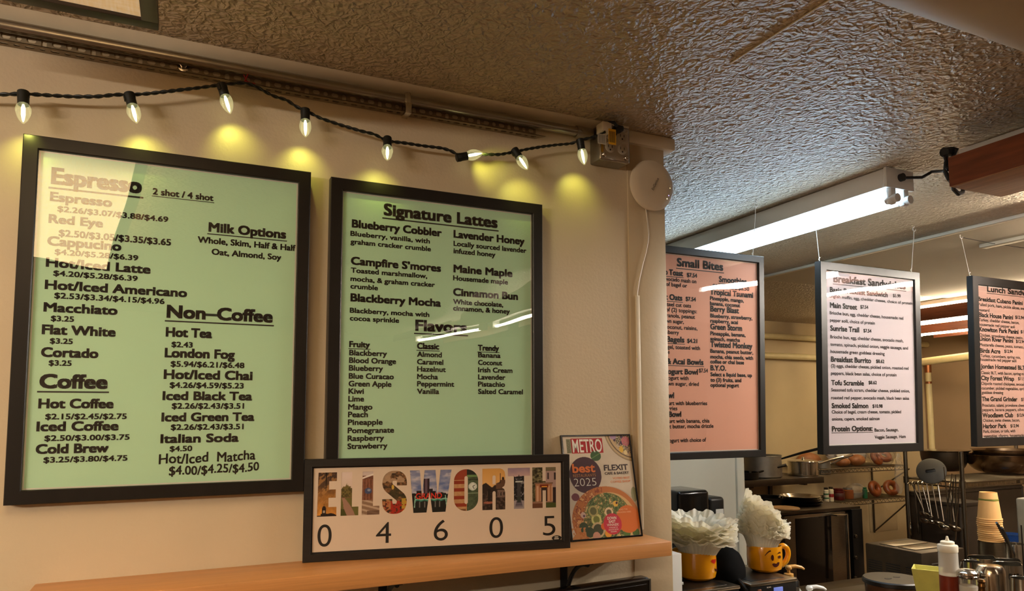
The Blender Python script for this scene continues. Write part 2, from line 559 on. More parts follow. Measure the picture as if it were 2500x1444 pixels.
# measured menu lines: text, u (from frame centre), baseline height, width, cap height, style (1 underlined, 2 handwritten)
TEXT={'F1': [('Espresso', -0.2069, 0.5738, 0.1467, 0.0322, 1),
('2 shot / 4 shot', -0.0416, 0.5754, 0.1075, 0.0132, 1),
('Espresso', -0.2071, 0.5423, 0.0987, 0.018, 0),
('$2.26/$3.07/$3.88/$4.69', -0.1948, 0.5243, 0.1819, 0.011, 0),
('Red Eye', -0.2075, 0.5018, 0.0859, 0.017, 0),
('$2.50/$3.05/$3.35/$3.65', -0.1909, 0.4791, 0.1843, 0.013, 0),
('Cappucino', -0.2078, 0.4607, 0.1177, 0.0179, 0),
('$4.20/$5.28/$6.39', -0.1957, 0.4451, 0.1344, 0.0105, 0),
('Hot/Iced Latte', -0.2082, 0.4214, 0.1685, 0.0178, 0),
('$4.20/$5.28/$6.39', -0.1961, 0.406, 0.1352, 0.0104, 0),
('Hot/Iced Americano', -0.2081, 0.3807, 0.2328, 0.0177, 0),
('$2.53/$3.34/$4.15/$4.96', -0.1929, 0.3652, 0.1791, 0.0109, 0),
('Macchiato', -0.2083, 0.3399, 0.1165, 0.0177, 0),
('$3.25', -0.1964, 0.3237, 0.0359, 0.0103, 0),
('Milk Options', 0.0587, 0.5135, 0.1466, 0.0195, 1),
('Whole, Skim, Half & Half', 0.0398, 0.49, 0.1849, 0.0129, 0),
('Oat, Almond, Soy', 0.0657, 0.4685, 0.1313, 0.0124, 0),
('Non–Coffee', -0.0096, 0.3391, 0.1932, 0.0261, 1),
('Flat White', -0.2092, 0.2992, 0.116, 0.0183, 0),
('$3.25', -0.1962, 0.2831, 0.0355, 0.0102, 0),
('Cortado', -0.2087, 0.2585, 0.0892, 0.0182, 0),
('$3.25', -0.1963, 0.2435, 0.0354, 0.0102, 0),
('Coffee', -0.2089, 0.2023, 0.1063, 0.0267, 1),
('Hot Coffee', -0.2088, 0.1668, 0.1172, 0.0181, 0),
('$2.15/$2.45/$2.75', -0.1974, 0.1473, 0.1279, 0.0106, 0),
('Iced Coffee', -0.2098, 0.1262, 0.1278, 0.018, 0),
('$2.50/$3.00/$3.75', -0.197, 0.109, 0.1336, 0.0105, 0),
('Cold Brew', -0.2092, 0.0864, 0.1127, 0.0179, 0),
('$3.25/$3.80/$4.75', -0.1969, 0.0707, 0.1314, 0.0105, 0),
('Hot Tea', -0.0099, 0.3031, 0.0816, 0.019, 0),
('$2.43', 0.0007, 0.2837, 0.037, 0.0109, 0),
('London Fog', -0.0103, 0.2635, 0.1245, 0.0189, 0),
('$5.94/$6.21/$6.48', 0.0005, 0.2462, 0.132, 0.0113, 0),
('Hot/Iced Chai', -0.0106, 0.2224, 0.1589, 0.0188, 0),
('$4.26/$4.59/$5.23', 0.0002, 0.2059, 0.1322, 0.0113, 0),
('Iced Black Tea', -0.0112, 0.1823, 0.16, 0.0177, 0),
('$2.26/$2.43/$3.51', 0.0051, 0.1662, 0.1289, 0.0113, 0),
('Iced Green Tea', -0.0117, 0.1419, 0.1657, 0.0176, 0),
('$2.26/$2.43/$3.51', 0.0048, 0.1259, 0.1296, 0.0112, 0),
('Italian Soda', -0.012, 0.1013, 0.1382, 0.0175, 0),
('$4.50', 0.0042, 0.0856, 0.0391, 0.0106, 0),
('Hot/Iced  Matcha', -0.0134, 0.062, 0.1713, 0.019, 2),
('$4.00/$4.25/$4.50', 0.0045, 0.0402, 0.1607, 0.017, 2)], 'F2': [('Signature Lattes', -0.1349, 0.5896, 0.2712, 0.0278, 1),
('Blueberry Cobbler', -0.2036, 0.5554, 0.2027, 0.0184, 0),
('Blueberry, vanilla, with', -0.2063, 0.5371, 0.1775, 0.0113, 0),
('graham cracker crumble', -0.206, 0.5196, 0.1797, 0.0113, 0),
('Campfire S’mores', -0.2043, 0.4747, 0.2021, 0.0182, 0),
('Toasted marshmallow,', -0.2041, 0.4577, 0.1699, 0.0113, 0),
('mocha, & graham cracker', -0.2046, 0.4395, 0.1884, 0.0112, 0),
('crumble', -0.2043, 0.4233, 0.0593, 0.0112, 0),
('Blackberry Mocha', -0.2038, 0.3957, 0.2022, 0.0181, 0),
('Blackberry, mocha with', -0.2047, 0.3715, 0.176, 0.0112, 0),
('cocoa sprinkle', -0.2044, 0.3549, 0.1071, 0.0111, 0),
('Lavender Honey', 0.0271, 0.5564, 0.1793, 0.0186, 0),
('Locally sourced lavender', 0.0272, 0.5376, 0.1839, 0.0121, 0),
('infuzed honey', 0.0273, 0.5206, 0.1035, 0.0121, 0),
('Maine Maple', 0.0275, 0.4766, 0.1471, 0.0185, 0),
('Housemade maple', 0.0267, 0.4583, 0.136, 0.012, 0),
('Cinnamon Bun', 0.0269, 0.4231, 0.1618, 0.0184, 0),
('White chocolate,', 0.027, 0.4042, 0.1238, 0.0119, 0),
('cinnamon, & honey', 0.0271, 0.3895, 0.1407, 0.0119, 0),
('Flavors', -0.0608, 0.3392, 0.1216, 0.0258, 1),
('Fruity', -0.2047, 0.2982, 0.0441, 0.0136, 1),
('Classic', -0.0563, 0.2996, 0.0511, 0.0142, 1),
('Trendy', 0.0875, 0.3008, 0.0526, 0.0138, 1),
('Blackberry', -0.2044, 0.2809, 0.0812, 0.0123, 0),
('Blood Orange', -0.2045, 0.2649, 0.1015, 0.0123, 0),
('Blueberry', -0.2045, 0.2486, 0.0729, 0.0123, 0),
('Blue Curacao', -0.2045, 0.2317, 0.097, 0.0123, 0),
('Green Apple', -0.2046, 0.2154, 0.092, 0.0123, 0),
('Kiwi', -0.2046, 0.1997, 0.0326, 0.0122, 0),
('Lime', -0.2047, 0.1837, 0.0333, 0.0122, 0),
('Mango', -0.2047, 0.1667, 0.0516, 0.0122, 0),
('Peach', -0.2047, 0.1507, 0.042, 0.0122, 0),
('Pineapple', -0.2047, 0.1345, 0.0739, 0.0122, 0),
('Pomegranate', -0.2048, 0.1174, 0.0992, 0.0121, 0),
('Raspberry', -0.2048, 0.1011, 0.0775, 0.0121, 0),
('Strawberry', -0.2048, 0.0846, 0.0852, 0.0121, 0),
('Almond', -0.0561, 0.2823, 0.0572, 0.012, 0),
('Caramel', -0.056, 0.2658, 0.0609, 0.0119, 0),
('Hazelnut', -0.0558, 0.2499, 0.0666, 0.0119, 0),
('Mocha', -0.0556, 0.2332, 0.0481, 0.0119, 0),
('Peppermint', -0.0555, 0.2175, 0.0864, 0.0119, 0),
('Vanilla', -0.0553, 0.2009, 0.0509, 0.0119, 0),
('Banana', 0.088, 0.2852, 0.0561, 0.012, 0),
('Coconut', 0.0881, 0.2681, 0.0602, 0.0119, 0),
('Irish Cream', 0.0881, 0.2512, 0.0862, 0.0119, 0),
('Lavender', 0.0882, 0.2349, 0.0682, 0.0119, 0),
('Pistachio', 0.0882, 0.2187, 0.0671, 0.0119, 0),
('Salted Caramel', 0.0883, 0.2019, 0.1129, 0.0119, 0)], 'F3': [('Small Bites', -0.0971, 0.6242, 0.1922, 0.029, 1),
('o Toast', -0.1469, 0.593, 0.0751, 0.0201, 1),
('$7.54', -0.0569, 0.5927, 0.0422, 0.0146, 0),
('avocado mash on', -0.1481, 0.574, 0.1302, 0.0134, 0),
('of bagel or', -0.14, 0.5573, 0.0842, 0.0134, 0),
('t Oats', -0.1442, 0.5123, 0.0691, 0.02, 1),
('$7.54', -0.0621, 0.5137, 0.042, 0.0145, 0),
('steel cut oats', -0.1437, 0.4922, 0.1037, 0.0133, 0),
('of (2) toppings:', -0.1415, 0.475, 0.1254, 0.0133, 0),
('ranola, peanut', -0.1386, 0.4563, 0.1146, 0.0133, 0),
('wn sugar,', -0.1416, 0.4381, 0.072, 0.0133, 0),
('oconut, raisins,', -0.137, 0.4191, 0.1224, 0.0133, 0),
('nberry', -0.1417, 0.4021, 0.0524, 0.0133, 0),
('Bagels', -0.1389, 0.3761, 0.0714, 0.0199, 1),
('$4.21', -0.0569, 0.3767, 0.0413, 0.0144, 0),
('gel, toasted with', -0.1361, 0.3546, 0.1319, 0.0133, 0),
('e', -0.1338, 0.3383, 0.0075, 0.0133, 0),
('& Acai Bowls', -0.1391, 0.3052, 0.1486, 0.0198, 1),
('ogurt Bowl', -0.1346, 0.2732, 0.1209, 0.0189, 0),
('$7.54', -0.0095, 0.2812, 0.0371, 0.0135, 0),
('ogurt with', -0.1336, 0.2553, 0.082, 0.0132, 0),
('wn sugar, dried', -0.1348, 0.2368, 0.125, 0.0132, 0),
('wl', -0.1338, 0.1959, 0.0243, 0.0197, 0),
('urt with blueberries', -0.1321, 0.1743, 0.1558, 0.0132, 0),
('rries', -0.1322, 0.1578, 0.0353, 0.0131, 0),
('Bowl', -0.1311, 0.1361, 0.05, 0.0188, 0),
('urt with banana, chia', -0.13, 0.1172, 0.163, 0.0131, 0),
('t butter, mocha drizzle', -0.1283, 0.1, 0.1777, 0.0131, 0),
('ogurt with choice of', -0.1297, 0.0554, 0.1482, 0.0131, 0),
('Smoothies', 0.0759, 0.5857, 0.1209, 0.0209, 1),
('$5.50/$6.50/$8.50', 0.0495, 0.5643, 0.1581, 0.0139, 0),
('Tropical Tsunami', 0.0382, 0.541, 0.1869, 0.0207, 0),
('Pineapple, mango,', 0.038, 0.5227, 0.1456, 0.0138, 0),
('banana, coconut', 0.0379, 0.5055, 0.1294, 0.0138, 0),
('Berry Blast', 0.039, 0.484, 0.1229, 0.0207, 0),
('Blueberry, strawberry,', 0.0388, 0.4646, 0.1813, 0.0138, 0),
('raspberry, acai', 0.0387, 0.4474, 0.1183, 0.0137, 0),
('Green Storm', 0.0385, 0.4247, 0.1362, 0.0206, 0),
('Pineapple, banana,', 0.0383, 0.4055, 0.1517, 0.0137, 0),
('spinach, matcha', 0.0382, 0.3876, 0.1271, 0.0137, 0),
('Twisted Monkey', 0.038, 0.3658, 0.1815, 0.0205, 0),
('Banana, peanut butter,', 0.0379, 0.347, 0.1847, 0.0137, 0),
('mocha, chia seeds, with', 0.0377, 0.3282, 0.1846, 0.0137, 0),
('coffee or chai base', 0.0376, 0.3118, 0.1442, 0.0137, 0),
('B.Y.O.', 0.038, 0.2886, 0.0665, 0.0185, 0),
('Select a liquid base, up', 0.0379, 0.2695, 0.1785, 0.0136, 0),
('to (3) fruits, and', 0.0377, 0.2514, 0.1318, 0.0136, 0),
('optional yogurt', 0.0376, 0.2343, 0.1215, 0.0136, 0)], 'F4': [('Breakfast Sandwiches', -0.1948, 0.6248, 0.3901, 0.0288, 1),
('Basic Breakfast Sandwich', -0.2136, 0.5875, 0.3069, 0.0198, 0),
('$5.99', 0.1219, 0.5908, 0.0439, 0.0132, 0),
('English muffin, egg, cheddar cheese, choice of protein', -0.2155, 0.5674, 0.4489, 0.0115, 0),
('Main Street', -0.2141, 0.5298, 0.1403, 0.0208, 0),
('$7.54', -0.0573, 0.5362, 0.0431, 0.0139, 0),
('Brioche bun, egg, cheddar cheese, housemade red', -0.2161, 0.5056, 0.3945, 0.0125, 0),
('pepper aoili, choice of protein', -0.2152, 0.4791, 0.2347, 0.0124, 0),
('Sunrise Trail', -0.2146, 0.4454, 0.1497, 0.0207, 0),
('$7.54', -0.0431, 0.4475, 0.0432, 0.0138, 0),
('Brioche bun, egg, cheddar cheese, avocado mash,', -0.2151, 0.4183, 0.3908, 0.0124, 0),
('tomato, spinach, pickled onion, veggie sausage, and', -0.215, 0.3908, 0.4164, 0.0124, 0),
('housemade green goddess dressing', -0.2149, 0.3649, 0.2844, 0.0124, 0),
('Breakfast Burrito', -0.2135, 0.3324, 0.2089, 0.0206, 0),
('$8.62', 0.0215, 0.3346, 0.0456, 0.0139, 0),
('(2) eggs, cheddar cheese, pickled onion, roasted red', -0.2132, 0.3127, 0.4153, 0.0124, 0),
('peppers, black bean salsa, choice of protein', -0.2138, 0.2858, 0.3469, 0.0123, 0),
('Tofu Scramble', -0.2139, 0.2478, 0.1686, 0.0195, 0),
('$8.62', -0.0211, 0.2538, 0.0449, 0.0138, 0),
('Seasoned tofu scram, cheddar cheese, pickled onion,', -0.2144, 0.2253, 0.4201, 0.0123, 0),
('roasted red pepper, avocado mash, black bean salsa', -0.2151, 0.197, 0.4166, 0.0123, 0),
('Smoked Salmon', -0.2136, 0.1643, 0.1894, 0.0194, 0),
('$10.98', -0.0023, 0.1659, 0.0551, 0.0137, 0),
('Choice of bagel, cream cheese, tomato, pickled', -0.2134, 0.1454, 0.3682, 0.0123, 0),
('onions, capers, smoked salmon', -0.2132, 0.1201, 0.2478, 0.0122, 0),
('Protein Options:', -0.2141, 0.0801, 0.2102, 0.0204, 1),
('Bacon, Sausage,', 0.0066, 0.0773, 0.131, 0.0126, 0),
('Veggie Sausage, Ham', 0.0067, 0.0509, 0.17, 0.0126, 0)], 'F5': [('Lunch Sandwiches', -0.162, 0.6424, 0.3798, 0.0264, 1),
('Breakfast Cubano Panini', -0.2234, 0.6002, 0.3036, 0.019, 0),
('Pulled pork, ham, pickle slices, swiss,', -0.2224, 0.5804, 0.339, 0.013, 0),
('mustard', -0.2233, 0.5579, 0.0719, 0.013, 0),
('Black House Panini', -0.2217, 0.5339, 0.2309, 0.0201, 0),
('$12.94', 0.0242, 0.5391, 0.0619, 0.0147, 0),
('Turkey, cheddar cheese, bacon,', -0.2224, 0.5166, 0.2734, 0.013, 0),
('housemade red pepper aoli', -0.2233, 0.4973, 0.2425, 0.013, 0),
('Knowlton Park Panini', -0.2215, 0.4736, 0.2653, 0.0201, 0),
('$12.94', 0.0588, 0.4778, 0.0624, 0.0147, 0),
('Chicken, provolone cheese, pesto,', -0.2215, 0.4529, 0.2961, 0.013, 0),
('Union River Panini', -0.2223, 0.4342, 0.2266, 0.0188, 0),
('$12.94', 0.0239, 0.4353, 0.0608, 0.0146, 0),
('Mozzarella cheese, pesto, tomato,', -0.2205, 0.4131, 0.2981, 0.0129, 0),
('Birds Acre', -0.2216, 0.3851, 0.1362, 0.02, 0),
('$12.94', -0.0583, 0.39, 0.0574, 0.0144, 0),
('Turkey, cucumbers, spring mix,', -0.2179, 0.3673, 0.2711, 0.0129, 0),
('housemade red pepper aoli', -0.2185, 0.3519, 0.2413, 0.0129, 0),
('Jordan Homestead BLT', -0.2181, 0.3199, 0.3008, 0.0199, 0),
('Classic BLT, with bacon, spring mix,', -0.2172, 0.2972, 0.3088, 0.0129, 0),
('City Forest Wrap', -0.2183, 0.2718, 0.2213, 0.0199, 0),
('$11.94', 0.0307, 0.2754, 0.0597, 0.0145, 0),
('Chipotle roasted chickpeas, avocado,', -0.2183, 0.2525, 0.3076, 0.0129, 0),
('cucumber, pickled vegetables, spring', -0.2164, 0.2334, 0.3046, 0.0128, 0),
('goddess dressing', -0.2162, 0.2155, 0.1419, 0.0128, 0),
('The Grand Grinder', -0.2176, 0.185, 0.2388, 0.0198, 0),
('$12.94', 0.0479, 0.1869, 0.0599, 0.0145, 0),
('Prosciutto, salami, provolone cheese,', -0.2158, 0.1626, 0.3003, 0.0128, 0),
('peppers, banana peppers, olive', -0.2157, 0.1442, 0.2793, 0.0128, 0),
('Woodlawn Club', -0.2159, 0.1177, 0.2044, 0.0198, 0),
('$12.94', 0.0149, 0.1198, 0.0574, 0.0144, 0),
('Chicken, swiss cheese, bacon,', -0.2139, 0.1002, 0.2476, 0.0128, 0),
('Harbor Park', -0.2151, 0.0735, 0.156, 0.0197, 0),
('$12.94', -0.0321, 0.0752, 0.0586, 0.0143, 0),
('Pork, chicken, or tofu, with', -0.2141, 0.0552, 0.2141, 0.0127, 0),
('vegetables, cilantro, housemade', -0.2131, 0.0359, 0.2712, 0.0127, 0)]}
# ================================================================== SETTING
m_wall = pm('wall_paint', (206, 190, 160), 0.42, var=0.03, scale=6, bump=0.0006, bscale=140)
m_strip = pm('corner_paint', (196, 178, 146), 0.4, var=0.03, scale=8, bump=0.0004, bscale=90)
m_kwall = pm('kitchen_wall_paint', (196, 176, 136), 0.5, var=0.06, scale=3, bump=0.0005, bscale=60)
m_pwall = pm('partition_paint', (226, 218, 196), 0.45, var=0.02, scale=4)
m_smooth = pm('smooth_ceiling_paint', (190, 176, 150), 0.5, var=0.04, scale=4)
m_white = pm('white_enamel', (222, 224, 222), 0.3, var=0.02)
m_trimw = pm('white_trim_paint', (226, 216, 192), 0.45, var=0.03)
m_floor = pm('brown_floor_boards', (92, 70, 50), 0.45, var=0.25, scale=8, stretch=(1, 12, 1))
m_far = pm('cafe_wall_paint', (150, 125, 95), 0.6, var=0.06, scale=3)


def ceiling_mat():
    m = bpy.data.materials.new('stippled_ceiling_paint')
    m.use_nodes = True
    nt = m.node_tree
    b = nt.nodes['Principled BSDF']
    b.inputs['Base Color'].default_value = lin((196, 178, 150)) + (1,)
    b.inputs['Roughness'].default_value = 0.38
    b.inputs['Specular IOR Level'].default_value = 0.6
    tc = nt.nodes.new('ShaderNodeTexCoord')
    wq = nt.nodes.new('ShaderNodeTexNoise')
    wq.inputs['Scale'].default_value = 22
    wq.inputs['Detail'].default_value = 2
    vm = nt.nodes.new('ShaderNodeVectorMath')
    vm.operation = 'SCALE'
    vm.inputs['Scale'].default_value = 0.035
    va = nt.nodes.new('ShaderNodeVectorMath')
    va.operation = 'ADD'
    nt.links.new(tc.outputs['Object'], wq.inputs['Vector'])
    nt.links.new(wq.outputs['Color'], vm.inputs[0])
    nt.links.new(tc.outputs['Object'], va.inputs[0])
    nt.links.new(vm.outputs[0], va.inputs[1])
    n1 = nt.nodes.new('ShaderNodeTexNoise')
    n1.inputs['Scale'].default_value = 68
    n1.inputs['Detail'].default_value = 1.6
    n1.inputs['Roughness'].default_value = 0.5
    nt.links.new(va.outputs[0], n1.inputs['Vector'])
    vo = nt.nodes.new('ShaderNodeTexVoronoi')
    vo.feature = 'DISTANCE_TO_EDGE'
    vo.inputs['Scale'].default_value = 62
    nt.links.new(va.outputs[0], vo.inputs['Vector'])
    cr = nt.nodes.new('ShaderNodeValToRGB')
    cr.color_ramp.elements[0].position = 0.0
    cr.color_ramp.elements[0].color = (1, 1, 1, 1)
    cr.color_ramp.elements[1].position = 0.22
    cr.color_ramp.elements[1].color = (0, 0, 0, 1)
    nt.links.new(vo.outputs['Distance'], cr.inputs[0])
    c2 = nt.nodes.new('ShaderNodeValToRGB')
    c2.color_ramp.elements[0].position = 0.36
    c2.color_ramp.elements[1].position = 0.72
    nt.links.new(n1.outputs['Fac'], c2.inputs[0])
    mx = nt.nodes.new('ShaderNodeMix')
    mx.inputs[0].default_value = 0.24
    nt.links.new(c2.outputs[0], mx.inputs[2])
    nt.links.new(cr.outputs[0], mx.inputs[3])
    bp = nt.nodes.new('ShaderNodeBump')
    bp.inputs['Strength'].default_value = 1.0
    bp.inputs['Distance'].default_value = 0.0095
    nt.links.new(mx.outputs[0], bp.inputs['Height'])
    nt.links.new(bp.outputs[0], b.inputs['Normal'])
    return m


m_ceil = ceiling_mat()
YB = 2.8
XW = 1.143
struct('floor', MB().box(-3.2, 6.2, -5.2, YB + .1, -.1, 0), m_floor)
struct('ceiling', MB().box(-3.2, 6.2, -5.2, YB + .1, ZC, ZC + .06), m_ceil)
struct('wall_left', MB().box(-3.2, XW, 0, .12, 0, ZC), m_wall, 'beige wall behind the two green menus')
struct('wall_back', MB().box(-3.2, 6.2, YB, YB + .1, 0, ZC), m_kwall)
struct('wall_right', MB().box(6.1, 6.2, -5.2, YB, 0, ZC), m_far)
struct('wall_rear', MB().box(-3.2, 6.1, -5.2, -5.1, 0, ZC), m_far)
struct('wall_side', MB().box(-3.2, -3.1, -5.1, 0, 0, ZC), m_far)
# corner board at the end of the menu wall, with the bead at its left edge and a short crown piece
struct('trim_1', MB().box(1.030, XW + .003, -.004, 0.123, 0, 2.262, .0015), m_strip)
struct('trim_2', MB().box(1.020, XW + .035, -.016, .125, 2.250, ZC, .006), m_trimw)
# thin plaster cove between menu wall and ceiling
mb = MB()
mb.prism([(0, 0), (0, -.018), (-.03, 0)], lambda p: Vector((-3.1, p[0], ZC + p[1])), lambda p: Vector((1.02, p[0], ZC + p[1])))
struct('trim_3', mb, m_trimw)
# smooth ceiling panel beyond the batten
XT = 2.83
struct('ceiling_smooth', MB().box(XT, 6.1, -1.4, 1.43, ZC - .006, ZC), m_smooth)
struct('trim_4', MB().box(XT - .022, XT + .004, -1.4, 1.43, ZC - .014, ZC, .003), m_trimw, 'white batten where the stippled ceiling meets the smooth panel')
p = onZ(2397, 606, ZC - .02)
struct('trim_5', MB().box(p.x - .02, p.x + .03, -1.2, p.y, ZC - .022, ZC - .006, .003), m_trimw)
struct('trim_6', MB().box(1.022, 1.0265, -1.4, -.40, ZC - .002, ZC, .0007), m_trimw)
# boxed-in pipe crossing the ceiling at upper right
mb = MB()
arc = [(-.085 * math.cos(a), -.055 * math.sin(a)) for a in [PI * k / 14 for k in range(15)]]
mb.prism(arc, lambda q: Vector((.75, -.79 + q[0], ZC + q[1])), lambda q: Vector((6.1, -.79 + q[0], ZC + q[1])))
struct('trim_7', mb, m_smooth, 'rounded cover running across the ceiling at upper right')
struct('trim_8', MB().box(.75, 6.1, -.712, -.698, ZC - .012, ZC, .003), m_trimw)  # white strip put in for the lit front edge of the cover
# white partition inside the kitchen, with its post
PX = onY(1797, 1200, 1.25).x
PX2 = onY(1815, 1200, 1.25).x
struct('wall_partition', MB().box(1.0, PX, 1.25, 1.33, 0, ZC), m_pwall)
struct('trim_9', MB().box(PX, PX2, 1.238, 1.34, 0, ZC, .004), m_pwall)

# ================================================================== LIGHT FIXTURES
m_wood = pm('red_brown_plywood', (120, 66, 42), 0.45, var=0.25, scale=14, stretch=(6, .6, 6))
m_woodd = pm('dull_plywood', (160, 118, 78), 0.5, var=0.2, scale=14, stretch=(6, .6, 6))
m_black = pm('black_rubber', (22, 22, 22), 0.45, var=0.1)


def tube_emit(key, c):
    return emit(key, c[0], c[1])


def valance_light(label, axis, a0, a1, c, half, tubemat, group, z_tube=2.170, z_low=2.152, boards=True, cat='ceiling light', hang=0.0):
    """fluorescent channel along one axis with a tube below it and wooden boards on both sides"""
    mid = (a0 + a1) / 2
    loc = (c, mid, ZC) if axis == 'Y' else (mid, c, ZC)
    t = thing('fluorescent_ceiling_light', label, cat, loc, (0, 0, 0 if axis == 'Y' else -PI / 2), group)
    hl = (a1 - a0) / 2
    MB().box(-.05, .05, -hl, hl, -.055 - hang, -.002 - hang, .003).build('housing', m_white, t, local=True)
    if hang:
        for s in (-.6, .6):
            MB().tube([(0, s * hl, -.002), (0, s * hl, -.01 - hang)], .006, 8).build('stem', m_white, t, local=True)
    if boards:
        for s in (-1, 1):
            MB().box(s * half - .008, s * half + .008, -hl, hl, z_low - ZC, -.03, .002).build('valance_board', m_wood, t, local=True)
    for s in (-1, 1):
        MB().box(-.03, .03, s * (hl - .02) - .006, s * (hl - .02) + .006, z_tube - ZC - .018, -.05 - hang, .003).build('lamp_holder', m_white, t, local=True)
    o = MB().tube([(0, -hl + .03, z_tube - ZC), (0, hl - .03, z_tube - ZC)], .014, 14).build('tube', tubemat, t, local=True)
    return t


tw = tube_emit('warm_tube', TUBE_WARM)
tk = tube_emit('kitchen_tube', TUBE_KITCHEN)
g = 'tubes in wooden valances on the cafe ceiling'
valance_light('wood-sided fluorescent light on cafe ceiling in line with the wood light box', 'Y', -3.1, -1.7, 1.93, .22, tw, g)
valance_light('wood-sided fluorescent light near the cafe rear wall in line with the wood light box', 'Y', -4.7, -3.3, 1.93, .22, tw, g)
valance_light('wood-sided fluorescent light to the right over the cafe floor', 'Y', -1.25, -.06, 3.35, .2, tube_emit('service_tube', TUBE_SERVICE), g)
valance_light('wood-sided fluorescent light added out of view to brighten the hanging menus and filters', 'Y', -1.15, -.12, 2.74, .19, tube_emit('near_fill', FILL_NEAR), g)  # unseen lamp added to brighten the right-hand menus and filters
valance_light('bare fluorescent strip added behind the viewer at left to light the upper menu wall', 'X', -2.95, -1.5, -1.95, .2, tube_emit('left_fill', FILL_LEFT), g, 2.03, 2.14, boards=False, hang=.14)  # unseen lamp added, hung low to reach the upper menu wall

valance_light('wood-sided fluorescent light added unseen behind the lunch menu to brighten the kitchen', 'Y', .9, 2.3, 5.35, .2, tk, g)  # unseen lamp added to lift the dark kitchen
# kitchen valance light seen between the two hanging sandwich menus
t = thing('fluorescent_ceiling_light', 'glowing wood-fronted kitchen ceiling light between the two sandwich menus', 'ceiling light', (4.55, 1.55, ZC))
MB().box(-.10, .22, -.75, .75, -.03, -.002, .003).build('housing', m_white, t, local=True)
MB().box(-.135, -.115, -.75, .75, -.135, -.052, .002).build('valance_board', m_wood, t, local=True)
MB().tube([(-.085, -.72, -.047), (-.085, .72, -.047)], .014, 14).build('tube', tk, t, local=True)
MB().tube([(-.06, -.72, -.140), (-.06, .72, -.140)], .014, 14).build('tube', tk, t, local=True)
for s in (-1, 1):
    MB().box(-.10, -.045, s * .735 - .006, s * .735 + .006, -.155, -.02, .003).build('lamp_holder', m_white, t, local=True)

# bare twin-lamp strip over the hanging menus
tc_ = tube_emit('cool_tube', TUBE_COOL)
t = thing('fluorescent_strip_light', 'bare white fluorescent strip light glowing on the kitchen ceiling', 'ceiling light', (1.945, .5, ZC))
hx = .055
MB().box(-hx, hx, -.60, .62, -.062, -.004, .003).build('housing', m_white, t, local=True)
MB().box(-hx - .006, hx + .006, -.602, -.592, -.064, -.003, .002).build('end_plate', m_white, t, local=True)
MB().tube([(-.028, -.575, -.088), (-.028, .6, -.088)], .0165, 16).build('tube', tc_, t, local=True)
MB().tube([(.028, -.575, -.088), (.028, .6, -.088)], .0165, 16).build('tube', tc_, t, local=True)
for s in (-.028, .028):
    q = MB()
    q.box(s - .012, s + .012, -.600, -.580, -.112, -.055, .006)
    q.tube([(s, -.612, -.096), (s, -.575, -.096)], .013, 14)
    q.build('lamp_holder', m_white, t, local=True)
MB().tube([(0.0, -.60, -.03), (.0, -.613, -.03)], .012, 14).build('knockout', m_black, t, local=True)

# wooden light box at right
p = onZ(2318, 456, 2.125)
bx0, by1 = p.x, p.y
bx1 = onZ(2445, 480, 2.125).x
t = thing('wooden_light_box', 'long red-brown wooden light box hung under a white channel at right', 'ceiling light', (bx0, by1, ZC))
q = MB()
zt = onY(2318, 386, by1).z
q.box(bx0, bx0 + .014, by1 - 1.3, by1, 2.125, zt, .001)
q.box(bx1 - .014, bx1, by1 - 1.3, by1, 2.125, zt, .001)
q.box(bx0 + .014, bx1 - .014, by1 - .014, by1, 2.126, zt, .001)
q.build('side_boards', m_wood, t)
MB().box(bx0 + .002, bx1 - .002, by1 - 1.3, by1 - .002, 2.123, 2.131, .001).build('bottom_board', m_woodd, t)
ch = onZ(2340, 363, ZC)
q = MB()
q.box(ch.x, ch.x + .11, by1 - 1.3, ch.y, zt - .005, ZC - .003, .002)
q.build('channel', m_white, t)
q = MB()
for dy in (.016, .024):
    for dz in (.018, .03):
        q.box(ch.x - .001, ch.x + .001, ch.y - dy - .003, ch.y - dy, ZC - dz - .004, ZC - dz)
q.build('knockout_slots', m_black, t)
# cables between the strip light and the light box
pl = onY(2318, 383, by1 + .02)
e = Vector((1.945, -.12, ZC - .035))
mid = onY(2300, 418, -.2)
q = MB()
q.tube([e, e + Vector((.03, -.03, -.004)), onY(2275, 420, -.16), onY(2300, 418, -.22), onY(2318, 414, by1 + .008)], .0045, 8)
q.tube([onY(2318, 414, by1 + .006), onY(2310, 408, by1 + .02), onY(2312, 395, by1 + .02), onY(2308, 380, by1 + .015)], .006, 8)
q.tube([onY(2305, 372, by1 + .03), onY(2322, 370, by1 + .03), onY(2336, 374, by1 + .02)], .013, 10)
q.tube([onY(2310, 395, by1 + .02), onY(2308, 420, by1 + .02), onY(2316, 437, by1 + .012), onY(2326, 448, by1 + .03), onY(2328, 462, by1 + .04), onY(2340, 474, by1 + .04), onY(2350, 470, by1 + .06), onY(2352, 455, by1 + .07)], .0055, 8)
tag(q.build('power_cable', m_black), 'black cable with inline plug joining the strip light to the wooden light box', 'cable')

# amber lantern panels
m_dark = pm('dark_bronze_frame', (52, 38, 28), 0.45, var=0.15)


